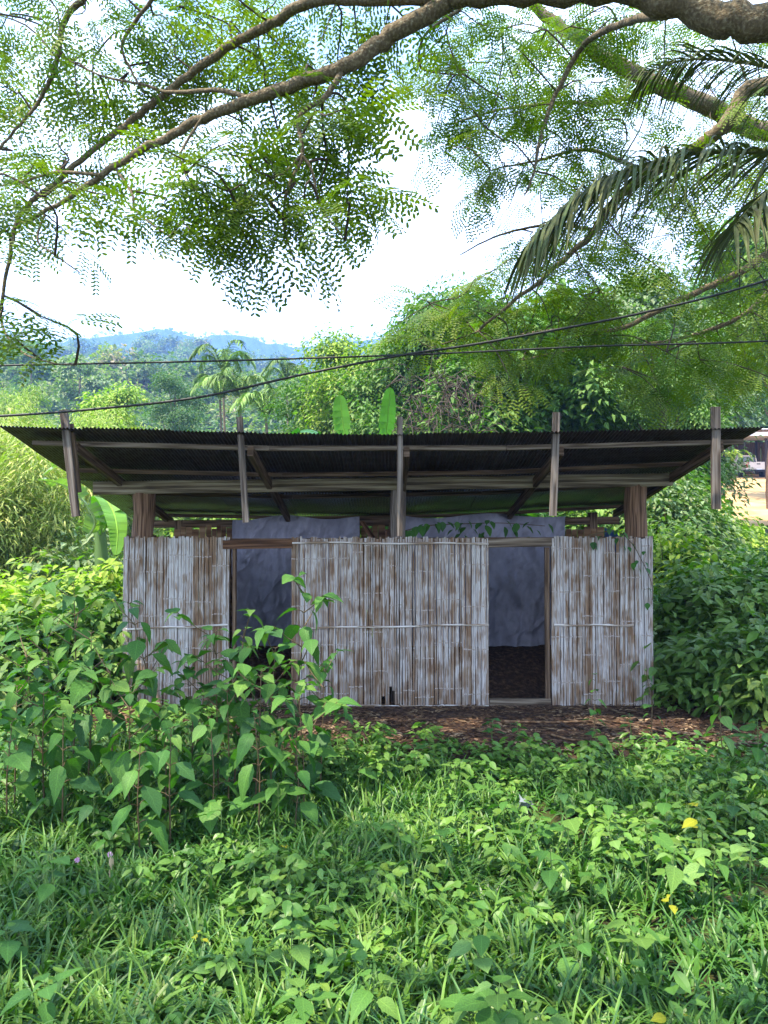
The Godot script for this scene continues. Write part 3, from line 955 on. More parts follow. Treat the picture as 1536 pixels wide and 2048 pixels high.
func hung_sheet(x0: float, x1: float, y1: float, y0: float, ph: float, label: String) -> void:
	var mb := MB.new(); mb.smooth = true
	var w := 120; var h := 84
	var nz := FastNoiseLite.new(); nz.seed = int(ph) + 12; nz.frequency = 0.9
	for j in h + 1:
		var t := float(j) / h
		for i in w + 1:
			var s := float(i) / w
			var x := lerpf(x0, x1, s)
			var top := y1 + 0.05 * sin(s * 9.0 + ph) * 0.5 - 0.05 * pow(sin(s * 5.0 + ph * 0.5), 2.0)
			var y := lerpf(y0, top, t)
			var z := -9.08 + 0.16 * nz.get_noise_2d(x * 2.2, y * 0.8) + 0.06 * absf(nz.get_noise_2d(x * 3.2 + y * 1.2, y * 0.9)) + 0.045 * pow(1.0 - absf(nz.get_noise_2d(x * 1.6 - y * 1.2, y * 0.9 + x * 0.6)), 7.0) + 0.007 * pow(1.0 - absf(nz.get_noise_2d(x * 8.0 + 9.0, y * 5.0 - x * 3.0)), 4.0) + 0.04 * sin(x * 12.0 + sin(y * 3.0)) * smoothstep(0.2, 1.0, t)
			mb.vert(Vector3(x, y, z), Vector3.BACK, Vector2(s, t))
	for j in h:
		for i in w:
			var a := j * (w + 1) + i
			mb.quad_to(a, a + 1, a + w + 2, a + w + 1, Vector3.BACK)
	var nn := PackedVector3Array(); nn.resize(mb.v.size())
	for k in range(0, mb.ix.size(), 3):
		var f := (mb.v[mb.ix[k + 2]] - mb.v[mb.ix[k]]).cross(mb.v[mb.ix[k + 1]] - mb.v[mb.ix[k]])
		for q in 3: nn[mb.ix[k + q]] += f
	for k in nn.size(): nn[k] = nn[k].normalized()
	mb.n = nn
	single(mb, "hanging_sheet", M.tarp, label, "sheet", Vector3((x0 + x1) * 0.5, y0, -9.1), "sheets hung inside the shed")

func build_vine(pts: Array, n: int, size: float, label: String) -> void:
	var v := thing("climbing_vine", label, "vine", pts[0])
	var sp := spline(pts, 8)
	var mb := MB.new(); mb.smooth = true
	mb.tube(sp, ramp(0.006, 0.003, sp.size()), 5, true)
	wpart(mb, "stem", M.stem_brown, v)
	var lm := leaf_mesh(size, size * 0.72, 0.3, 0.2)
	for k in n:
		var p: Vector3 = sp[int(float(k) / n * (sp.size() - 1))] + Vector3(rr(-0.07, 0.07), -0.16 * pow(rng.randf(), 2.0) + 0.03, rr(0.0, 0.05))
		var o := part(lm, "leaf", M.weed[[0, 4, 0, 1][rng.randi() % 4]], v)
		o.transform = turned(p - v.position, Vector3(rr(-1, 1), rr(-1.2, -0.3), rr(0.1, 0.8)), rr(0.7, 1.3))

# ---------------------------------------------------------------- the rain tree overhead
var tree_pts: Array = []
var twig_mb: MB
var leaf_xf := [[], [], [], []]
var leaf_col := [[], [], [], []]

func limb(parent: Node3D, pts: Array, r0: float, r1: float, called := "limb", sides := 10) -> void:
	var sp := spline(pts, 7)
	for k in range(1, sp.size() - 1):
		sp[k] += Vector3(rr(-1, 1), rr(-1, 1), rr(-1, 1)) * minf(0.02, r0 * 0.16)
	var mb := MB.new(); mb.smooth = true
	mb.tube(sp, ramp(r0, r1, sp.size(), 0.9), sides, true, 1.0, 0.06)
	wpart(mb, called, M.bark, parent)
	for p in sp: tree_pts.append(p)

func spray(c: Vector3, nleaf: int, sc := 1.0, reach := 0.9) -> void:
	# a twig from the nearest branch towards c, with leaves along its outer part
	var best := 1e9; var from := c
	for p in tree_pts:
		var q: float = (p - c).length_squared()
		if q < best: best = q; from = p
	var d := c - from
	if d.length() > reach: from = c - d.normalized() * reach
	if d.length() < 0.15: d = Vector3(rr(-1, 1), rr(-0.6, 0.2), rr(-1, 1))
	var mid := from.lerp(c, 0.5) + Vector3(rr(-0.1, 0.1), rr(0.0, 0.12), rr(-0.1, 0.1))
	var tip := c + d.normalized() * 0.2 + Vector3(0, -0.06, 0)
	var sp := spline([from, mid, c, tip], 3)
	twig_mb.tube(sp, ramp(0.0095 * sc, 0.0025, sp.size()), 5, false)
	if best > 0.09 and best < 3.0: tree_pts.append(c)
	for k in nleaf:
		var t := lerpf(0.25, 1.0, float(k) / maxf(1, nleaf - 1))
		var idx := t * (sp.size() - 1)
		var p: Vector3 = sp[int(idx)].lerp(sp[mini(int(idx) + 1, sp.size() - 1)], idx - int(idx))
		var along: Vector3 = (sp[-1] - sp[0]).normalized()
		var side := along.cross(Vector3.UP).normalized() * (1.0 if k % 2 == 0 else -1.0)
		var dir := (along * rr(0.1, 0.8) + side * rr(0.5, 1.0) + Vector3(0, rr(-0.55, 0.12), 0)).normalized()
		if k == nleaf - 1: dir = (along + Vector3(0, -0.3, 0)).normalized()
		var v := rng.randi() % 4
		leaf_xf[v].append(turned(p, dir, sc * rr(0.8, 1.15), rr(-0.5, 0.5)))
		var col := Color(0.075, 0.15, 0.026).lerp(Color(0.19, 0.265, 0.03), rng.randf())
		leaf_col[v].append(col)

func in_poly(p: Vector2, poly: PackedVector2Array) -> bool:
	return Geometry2D.is_point_in_polygon(p, poly)

func build_rain_tree() -> void:
	var t := thing("rain_tree", "large spreading tree with feathery leaves whose limbs arch across the top", "tree", Vector3(6.6, ground_y(6.6, -2.2), -2.2))
	twig_mb = MB.new(); twig_mb.smooth = true
	var fork := Vector3(5.6, 3.3, -3.0)
	limb(t, [Vector3(6.7, -0.2, -2.2), Vector3(6.5, 1.2, -2.3), Vector3(6.1, 2.4, -2.7), fork], 0.36, 0.24, "trunk", 14)
	limb(t, [fork, Vector3(3.6, 4.35, -4.1), at(1536, 48, 4.5), at(1400, 22, 4.6), at(1250, -18, 4.7), at(1050, -14, 4.8), at(890, -2, 4.9)], 0.135, 0.052, "limb", 14)
	limb(t, [at(890, 0, 4.9), at(750, -2, 5.0), at(620, 4, 5.2), at(530, 55, 5.4), at(440, 105, 5.6), at(350, 172, 5.7), at(270, 235, 5.8), at(200, 288, 5.8), at(110, 365, 5.8), at(40, 430, 5.8), at(18, 520, 5.8), at(-4, 640, 5.8)], 0.045, 0.011)
	limb(t, [at(900, 2, 4.9), at(765, 82, 5.0), at(690, 133, 5.0), at(560, 178, 5.1), at(440, 224, 5.2), at(330, 275, 5.3), at(220, 340, 5.4), at(130, 400, 5.5), at(30, 455, 5.6)], 0.064, 0.01)
	limb(t, [at(685, 140, 5.0), at(650, 195, 4.95), at(600, 232, 4.9), at(604, 310, 4.9), at(575, 380, 4.9), at(568, 450, 4.9), at(590, 525, 4.9)], 0.022, 0.005, "limb", 7)
	limb(t, [at(605, 312, 4.9), at(625, 345, 4.9), at(640, 410, 4.9), at(690, 480, 4.85)], 0.013, 0.004, "limb", 6)
	limb(t, [at(604, 308, 4.9), at(570, 345, 4.9), at(515, 375, 5.0), at(470, 455, 5.0)], 0.012, 0.004, "limb", 6)
	limb(t, [at(230, -60, 5.4), at(170, -4, 5.5), at(130, 40, 5.6), at(112, 130, 5.7), at(80, 200, 5.8), at(40, 250, 5.8), at(-20, 320, 5.8)], 0.03, 0.008, "limb", 7)
	limb(t, [at(330, -40, 5.6), at(300, 4, 5.7), at(245, 85, 5.8), at(262, 140, 5.8), at(290, 190, 5.8)], 0.02, 0.006, "limb", 7)
	limb(t, [at(500, 200, 5.15), at(440, 180, 5.3), at(340, 185, 5.5), at(290, 170, 5.6), at(200, 150, 5.8), at(120, 110, 6.0)], 0.02, 0.005, "limb", 7)
	limb(t, [at(200, 350, 5.4), at(110, 345, 5.5), at(40, 365, 5.6), at(-30, 375, 5.7)], 0.014, 0.006, "limb", 6)
	limb(t, [at(230, 335, 5.4), at(265, 390, 5.3), at(270, 420, 5.3), at(320, 460, 5.2), at(380, 500, 5.2)], 0.011, 0.004, "limb", 6)
	limb(t, [at(405, 235, 5.2), at(370, 290, 5.2), at(360, 320, 5.1), at(385, 380, 5.1)], 0.011, 0.004, "limb", 6)
	limb(t, [at(90, 430, 5.5), at(75, 480, 5.5), at(110, 510, 5.4), at(160, 545, 5.4)], 0.009, 0.004, "limb", 6)
	limb(t, [at(0, 620, 5.8), at(10, 665, 5.6), at(45, 705, 5.4), at(100, 725, 5.2), at(150, 730, 5.1)], 0.011, 0.004, "limb", 6)
	# right side, farther off
	limb(t, [fork, Vector3(6.5, 5.2, -6.0), at(1600, 270, 8.6), at(1400, 205, 8.4), at(1280, 152, 8.3), at(1170, 88, 8.2), at(1080, 22, 8.2), at(1010, -40, 8.2)], 0.15, 0.04)
	limb(t, [fork, Vector3(4.6, 3.9, -4.8), at(1560, 170, 6.6), at(1450, 255, 6.8), at(1380, 302, 7.0), at(1240, 388, 7.2), at(1180, 470, 7.4), at(1080, 560, 7.6), at(950, 665, 7.8)], 0.10, 0.012)
	limb(t, [Vector3(6.0, 4.2, -6.0), at(1640, 470, 8.4), at(1480, 545, 8.6), at(1360, 600, 8.8), at(1230, 660, 9.0), at(1100, 660, 9.0), at(960, 690, 9.0)], 0.06, 0.012, "limb", 8)
	limb(t, [at(1600, 500, 8.4), at(1500, 620, 8.2), at(1350, 680, 8.2), at(1200, 690, 8.3), at(1040, 720, 8.5)], 0.032, 0.008, "limb", 7)
	limb(t, [at(1330, 30, 5.0), at(1260, 42, 5.6), at(1172, 85, 6.2), at(1120, 172, 6.4), at(1085, 260, 6.4), at(1068, 345, 6.4), at(1050, 390, 6.4)], 0.035, 0.007, "limb", 7)
	limb(t, [at(920, 20, 5.6), at(850, 70, 6.2), at(840, 130, 6.4), at(870, 145, 6.5), at(930, 150, 6.6)], 0.015, 0.005, "limb", 6)
	limb(t, [at(1330, 175, 8.4), at(1210, 205, 8.2), at(1120, 205, 8.0), at(1000, 220, 7.8), at(900, 250, 7.6)], 0.03, 0.008, "limb", 7)
	limb(t, [at(1300, 350, 7.1), at(1180, 300, 7.2), at(1080, 320, 7.2), at(980, 340, 7.2)], 0.025, 0.006, "limb", 7)
	limb(t, [at(1190, 460, 7.4), at(1100, 450, 7.4), at(1000, 470, 7.4), at(920, 510, 7.3)], 0.02, 0.005, "limb", 6)
	limb(t, [fork, Vector3(4.9, 4.9, -2.0), Vector3(2.4, 6.2, -1.2), Vector3(-0.5, 6.8, -0.9), Vector3(-3.5, 6.7, -1.2), Vector3(-6.0, 6.2, -1.6)], 0.17, 0.03)
	limb(t, [Vector3(2.4, 6.2, -1.2), Vector3(0.6, 6.6, -2.6), Vector3(-1.6, 6.7, -3.8), Vector3(-3.6, 6.4, -4.6)], 0.08, 0.02)
	limb(t, [Vector3(4.9, 4.9, -2.0), Vector3(4.2, 5.6, 0.6), Vector3(2.4, 6.3, 2.8), Vector3(0.2, 6.6, 4.0)], 0.12, 0.03)
	# leaf sprays: outline, how many, nearest and farthest, leaf size
	var areas := [
		[[[-40, -40], [430, -40], [560, 60], [560, 260], [300, 250], [100, 300], [-40, 320]], 35, 5.4, 7.2, 0.9],
		[[[430, -40], [780, -40], [780, 60], [640, 230], [540, 250]], 11, 4.9, 6.2, 0.9],
		[[[300, 310], [560, 270], [600, 220], [710, 230], [730, 330], [710, 450], [640, 475], [540, 460], [440, 485], [350, 465], [310, 390]], 22, 4.5, 5.6, 0.95],
		[[[-40, 340], [100, 330], [200, 370], [160, 440], [70, 490], [-40, 500]], 8, 4.9, 6.0, 0.95],
		[[[0, 600], [50, 610], [120, 650], [110, 670], [40, 670], [0, 660]], 3, 4.6, 5.2, 0.95],
		[[[830, 80], [1000, 20], [1580, 20], [1580, 560], [980, 540], [950, 490], [1020, 420], [950, 330], [840, 240]], 92, 6.4, 9.8, 0.8],
		[[[880, 40], [1200, 0], [1200, 280], [930, 300], [850, 210]], 22, 6.0, 7.6, 0.75],
		[[[800, 610], [960, 550], [1250, 560], [1250, 680], [1000, 740], [810, 690]], 30, 7.0, 9.2, 0.8],
		[[[1260, 640], [1580, 560], [1580, 780], [1380, 820], [1270, 830], [1240, 760]], 30, 7.0, 9.6, 0.8]]
	for a in areas:
		var poly := PackedVector2Array()
		var lo := Vector2(1e9, 1e9); var hi := -lo
		for q in a[0]:
			var p := Vector2(q[0], q[1]); poly.append(p); lo = lo.min(p); hi = hi.max(p)
		var made := 0; var spots := []
		while made < a[1]:
			var p := Vector2.ZERO; var far := -1.0
			for tries in 4:
				var q := Vector2(rr(lo.x, hi.x), rr(lo.y, hi.y))
				while not in_poly(q, poly): q = Vector2(rr(lo.x, hi.x), rr(lo.y, hi.y))
				var near := 1e9
				for e in spots: near = minf(near, e.distance_to(q))
				if near > far: far = near; p = q
			spots.append(p)
			made += 1
			var c3 := at(p.x, p.y, rr(a[2], a[3]))
			if absf(c3.x) < 3.6 and c3.z < -5.9 and c3.y < 3.05: continue
			spray(c3, rng.randi_range(5, 8) if p.x > 790 else rng.randi_range(4, 7), a[4] * 1.12)
	# the rest of the crown, over and behind the camera
	var made := 0
	while made < 275:
		var c := Vector3(rr(-5.6, 7.5), rr(5.4, 8.2), rr(-6.5, 4.5))
		var e := c - EYE
		if e.z < 0.0 and e.y / -e.z < 0.80 and absf(e.x / e.z) < 0.75: continue
		if c.x < -3.8 and c.z < -4.6: continue
		if wig.get_noise_2d(c.x * 9.0, c.z * 9.0) > 0.08: continue
		made += 1
		spray(c, 8, 1.15, 1.2)
	wpart(twig_mb, "twigs", M.twig, t).set_meta("kind", "stuff")
	for v in 4:
		scatter(rain_leaf(100 + v, 4, 7 if v % 2 == 0 else 6, 0.037), "crown", M.canopy, t, leaf_xf[v], leaf_col[v])

# ---------------------------------------------------------------- palms and bananas
func frond(parent: Node3D, pts: Array, leaf_len: float, n: int, col: Color, wdt := 0.03, hang := 1.0, called := "frond") -> void:
	# a pinnate palm leaf: a rachis with strap leaflets hanging on both sides
	var sp := spline(pts, 8)
	var mb := MB.new(); mb.colored = true
	mb.tube(sp, ramp(0.022, 0.004, sp.size()), 5, false, 1.0, 0.0, Color(col.r * 1.6, col.g * 1.4, col.b * 1.2))
	for k in n:
		var t := 0.08 + 0.92 * float(k) / n
		var idx := t * (sp.size() - 1.001)
		var p: Vector3 = sp[int(idx)].lerp(sp[int(idx) + 1], idx - int(idx))
		var along: Vector3 = (sp[int(idx) + 1] - sp[int(idx)]).normalized()
		var side := along.cross(Vector3.UP).normalized()
		for s in [-1.0, 1.0]:
			var l := leaf_len * (0.55 + 0.45 * sin(PI * minf(1.0, t * 0.9 + 0.1))) * rr(0.8, 1.1)
			var d: Vector3 = (side * s * rr(0.45, 0.8) + along * rr(0.35, 0.75) + Vector3.UP * rr(-0.25, 0.1)).normalized()
			var b := rr(0.6, 1.35)
			var cc := Color(col.r * b * rr(0.9, 1.2), col.g * b, col.b * b)
			var prev_a := -1; var prev_b := -1; var prev_m := -1
			var q := p
			var wd := wdt * rr(0.75, 1.15)
			for g in 6:
				var tt := g / 5.0
				var wv: Vector3 = d.cross(Vector3.UP)
				if wv.length() < 0.05: wv = along
				wv = (wv.normalized() + along * 0.25).normalized()
				var half := wd * 0.5 * (1.0 - tt * tt) * (0.6 + 0.4 * minf(1.0, tt * 5.0)) + 0.0008
				var ia := mb.vert(q + wv * half + Vector3.UP * half * 0.4, Vector3.UP, Vector2.ZERO, cc)
				var im := mb.vert(q, Vector3.UP, Vector2.ZERO, cc)
				var ib := mb.vert(q - wv * half + Vector3.UP * half * 0.4, Vector3.UP, Vector2.ZERO, cc)
				if prev_a >= 0:
					mb.quad(prev_a, ia, im, prev_m); mb.quad(prev_m, im, ib, prev_b)
				prev_a = ia; prev_b = ib; prev_m = im
				q += d * l / 5.0
				d = (d + Vector3.DOWN * hang * rr(0.22, 0.42)).normalized()
	wpart(mb, called, M.palm, parent)

func build_coconut() -> void:
	var base := Vector3(3.75, ground_y(3.75, -4.5), -4.5)
	var t := thing("coconut_palm", "coconut palm whose dull green drooping fronds reach in from the right edge", "palm tree", base)
	var mb := MB.new(); mb.smooth = true
	var heart := Vector3(3.5, 3.95, -4.65)
	var sp := spline([base + Vector3(0, -0.1, 0), base + Vector3(-0.05, 1.3, 0), base + Vector3(-0.15, 2.6, -0.05), heart], 8)
	mb.tube(sp, ramp(0.19, 0.12, sp.size()), 12, true, 1.0, 0.03)
	wpart(mb, "trunk", M.bark, t)
	var c := Color(0.07, 0.09, 0.035)
	frond(t, [heart, at(1680, 260, 4.7), at(1536, 300, 4.65), at(1400, 305, 4.6), at(1280, 332, 4.55), at(1200, 365, 4.5), at(1130, 415, 4.5), at(1070, 475, 4.5)], 0.85, 110, c, 0.022, 0.85)
	frond(t, [heart, at(1690, 190, 5.2), at(1560, 140, 5.3), at(1450, 120, 5.4), at(1360, 122, 5.5), at(1290, 150, 5.6)], 0.6, 70, c, 0.018, 0.9)
	frond(t, [heart, at(1760, 300, 4.3), at(1640, 330, 4.2), at(1540, 380, 4.15), at(1470, 450, 4.1)], 0.75, 60, c, 0.022, 0.85)
	for k in 5:
		var a := -1.1 + k * 0.75
		var d := Vector3(cos(a), 0, sin(a))
		frond(t, [heart, heart + d * 0.8 + Vector3(0, 0.5, 0), heart + d * 1.6 + Vector3(0, 0.5, 0), heart + d * 2.3 + Vector3(0, -0.1, 0)], 0.5, 34, c, 0.03)

func areca(px: float, py: float, depth: float, sc: float, label: String) -> void:
	var crown := at(px, py, depth)
	var base := Vector3(crown.x + 0.2, ground_y(crown.x, crown.z), crown.z)
	var t := thing("areca_palm", label, "palm tree", base, "slender palms beyond the roof")
	var mb := MB.new(); mb.smooth = true
	mb.tube([base, base.lerp(crown, 0.5) + Vector3(0.1, 0, 0), crown], [0.075, 0.065, 0.05], 8, true)
	wpart(mb, "trunk", M.bark, t)
	for k in 9:
		var a := k * 2.4 + px; var el := rr(0.2, 1.7)
		var d := Vector3(cos(a), 0, sin(a))
		var q := sc
		frond(t, [crown, crown + (d * 0.45 + Vector3(0, 0.5 + el * 0.3, 0)) * q, crown + (d * 0.95 + Vector3(0, 0.55 + el * 0.4, 0)) * q, crown + (d * 1.3 + Vector3(0, 0.1 + el * 0.5, 0)) * q], 0.5 * q, 44, Color(0.14, 0.23, 0.06) * rr(0.7, 1.4), 0.05 * q, 0.7)

func banana_leaf(parent: Node3D, pts: Array, width: float, mat: Material, col: Color, torn := 0.3) -> void:
	var sp := spline(pts, 8)
	var mb := MB.new(); mb.colored = true
	var n := sp.size() - 1
	mb.tube(sp, ramp(0.02, 0.004, sp.size()), 5, false, 1.0, 0.0, Color(col.r * 2.0, col.g * 1.7, col.b * 1.6))
	for s in [-1.0, 1.0]:
		var tilt := 0.0
		for k in n:
			if rng.randf() < torn: tilt = rr(-0.5, 0.6)
			var t0 := float(k) / n; var t1 := float(k + 1) / n
			if t1 < 0.12: continue
			var w0 := width * 0.5 * pow(sin(PI * pow(t0, 0.8)), 0.6); var w1 := width * 0.5 * pow(maxf(0.0, sin(PI * pow(t1, 0.8))), 0.6)
			var al: Vector3 = (sp[k + 1] - sp[k]).normalized()
			var sd := al.cross(Vector3.UP)
			if sd.length() < 0.1: sd = Vector3.RIGHT
			sd = sd.normalized() * s
			var up: Vector3 = (sd.cross(al) * s).normalized()
			var dr: Vector3 = (sd + up * (0.25 - tilt)).normalized()
			var b := rr(0.85, 1.15)
			var cc := Color(col.r * b, col.g * b, col.b * b)
			var i0 := mb.vert(sp[k], up, Vector2.ZERO, cc); var i1 := mb.vert(sp[k + 1], up, Vector2.ZERO, cc)
			var i2 := mb.vert(sp[k + 1] + dr * w1, up, Vector2.ZERO, cc); var i3 := mb.vert(sp[k] + dr * w0, up, Vector2.ZERO, cc)
			mb.quad(i0, i1, i2, i3)
	wpart(mb, "leaf", mat, parent)

# ---------------------------------------------------------------- trees and bushes behind
var clumps := {}

func get_clump(kind: String) -> Array:
	if not clumps.has(kind):
		var out := []
		for v in 3:
			match kind:
				"small": out.append(clump(200 + v, 70, 0.5, 0.12, 0.055))
				"mid": out.append(clump(210 + v, 46, 0.5, 0.19, 0.09))
				"big": out.append(clump(220 + v, 24, 0.4, 0.26, 0.17, 0.3, 0.2, true))
				"bamboo": out.append(clump(230 + v, 64, 0.36, 0.15, 0.022, 0.3, 0.25))
				"shrub": out.append(clump(240 + v, 34, 0.28, 0.125, 0.062, 0.3, 0.15, true))
				"fine": out.append(clump(250 + v, 120, 0.55, 0.09, 0.035, 0.2, 0.2))
		clumps[kind] = out
	return clumps[kind]

func crown(t: Node3D, lobes: Array, per: int, kind: String, c0: Color, c1: Color, sc := 1.0) -> void:
	# lobes: [centre, radius]; leaf clumps over each lobe, thicker at its outside
	var xf := [[], [], []]; var cols := [[], [], []]
	for lb in lobes:
		for k in per:
			var d := rand_dir()
			if d.y < -0.5: d.y *= -0.5
			var p: Vector3 = lb[0] + d * lb[1] * pow(rng.randf(), 0.33)
			var v := rng.randi() % 3
			xf[v].append(Transform3D(Basis(Vector3.UP, rr(0, TAU)).rotated(Vector3.RIGHT, rr(-0.5, 0.5)) * (sc * rr(0.75, 1.25)), p))
			cols[v].append(c0.lerp(c1, rng.randf()))
	var ms := get_clump(kind)
	for v in 3:
		scatter(ms[v], "crown", M.leaf, t, xf[v], cols[v])

func broad_tree(px: float, top_py: float, depth: float, rad: float, kind: String, c0: Color, c1: Color, label: String, called := "broadleaf_tree", per := 26, nl := 13, low := 0.3, group := "trees on the slope behind the shed") -> void:
	var base := on_ground(px, depth)
	var top := at(px, top_py, depth)
	var hgt := top.y - base.y
	var t := thing(called, label, "tree", base, group)
	var mb := MB.new(); mb.smooth = true
	var lean := Vector3(rr(-0.3, 0.3), 0, rr(-0.3, 0.3))
	var sp := spline([base - Vector3(0, 0.3, 0), base + Vector3(0, hgt * 0.3, 0) + lean * 0.5, base + Vector3(0, hgt * 0.62, 0) + lean, base + Vector3(0, hgt * 0.9, 0)], 5)
	mb.tube(sp, ramp(0.035 * hgt * 0.5 + 0.03, 0.03, sp.size()), 8, true, 1.0, 0.05)
	wpart(mb, "trunk", M.bark, t)
	var lobes := []
	for k in nl:
		var q := lerpf(low, 0.93, (k + 0.5) / nl)
		var a := k * 2.399 + px
		var wdt := rad * sqrt(maxf(0.05, sin(PI * clampf(0.18 + q * 0.78, 0, 1)))) * rr(0.45, 0.85)
		var c := base + Vector3(cos(a) * wdt, hgt * q, sin(a) * wdt)
		lobes.append([c, rad * rr(0.34, 0.5)])
		var lm := MB.new(); lm.smooth = true
		var f: Vector3 = base + Vector3(0, hgt * maxf(0.15, q - 0.25), 0) + lean * q
		lm.tube(spline([f, f.lerp(c, 0.5) + Vector3(0, 0.1, 0), c], 3), ramp(0.05, 0.015, 7), 5, false)
		wpart(lm, "limb", M.bark, t)
	crown(t, lobes, per, kind, c0, c1, clampf(rad / 1.6, 0.7, 1.8))

func bush(px: float, depth: float, hgt: float, wid: float, kind: String, c0: Color, c1: Color, label: String, called := "leafy_bush", n := 120, sc := 1.0, group := "bushes around the shed") -> void:
	var base := on_ground(px, depth)
	var t := thing(called, label, "bush", base, group)
	var ms := get_clump(kind)
	var xf := [[], [], []]; var cols := [[], [], []]
	var stems := MB.new(); stems.smooth = true
	for k in n:
		var a := rr(0, TAU); var q := sqrt(rng.randf())
		var h := hgt * (1.0 - 0.45 * q * q) * (0.8 + 0.45 * wig.get_noise_2d(px + cos(a) * q * 60.0, depth * 20.0 + sin(a) * q * 60.0))
		var y := h * pow(rng.randf(), 0.6)
		var p := base + Vector3(cos(a) * q * wid, y + 0.05, sin(a) * q * wid)
		var v := rng.randi() % 3
		xf[v].append(Transform3D(Basis(Vector3.UP, rr(0, TAU)).rotated(Vector3.RIGHT, rr(-0.4, 0.4)) * (sc * rr(0.75, 1.3)), p))
		cols[v].append(c0.lerp(c1, rng.randf()))
		if k % 8 == 0:
			var f := base + Vector3(cos(a) * q * wid * 0.5, -0.05, sin(a) * q * wid * 0.5)
			stems.tube([f, f.lerp(p, 0.5) + Vector3(0, 0.1, 0), p], [0.012, 0.009, 0.004], 4, false)
	wpart(stems, "stems", M.stem_brown, t).set_meta("kind", "stuff")
	for v in 3:
		if xf[v].size(): scatter(ms[v], "foliage", M.leaf, t, xf[v], cols[v])

func bamboo_clump(px: float, depth: float, hgt: float, wid: float, culms: int, c0: Color, c1: Color, label: String) -> void:
	var base := on_ground(px, depth)
	var t := thing("bamboo_thicket", label, "bamboo", base, "bamboo left of the shed")
	var ms := get_clump("bamboo")
	var xf := [[], [], []]; var cols := [[], [], []]
	for k in culms:
		var a := rr(0, TAU); var q := sqrt(rng.randf()) * wid * 0.45
		var f := base + Vector3(cos(a) * q, 0, sin(a) * q)
		var h := hgt * rr(0.65, 1.05)
		var b := rr(0, TAU); var d := Vector3(cos(b), 0, sin(b)) * rr(0.2, 0.55) * h * 0.7
		var sp := spline([f, f + Vector3(0, h * 0.5, 0) + d * 0.12, f + Vector3(0, h * 0.85, 0) + d * 0.45, f + Vector3(0, h * 0.95, 0) + d], 6)
		var mb := MB.new(); mb.smooth = true
		mb.tube(sp, ramp(0.022, 0.004, sp.size()), 5, false)
		wpart(mb, "culm", M.stem, t)
		for g in 26:
			var tt := lerpf(0.12, 1.0, rng.randf())
			var p: Vector3 = sp[int(tt * (sp.size() - 1))] + rand_dir() * rr(0.05, 0.45)
			var v := rng.randi() % 3
			xf[v].append(Transform3D(Basis(Vector3.UP, rr(0, TAU)).rotated(Vector3.RIGHT, rr(-0.5, 0.5)) * rr(0.8, 1.4), p))
			cols[v].append(c0.lerp(c1, rng.randf()))
	for v in 3: scatter(ms[v], "foliage", M.leaf, t, xf[v], cols[v])

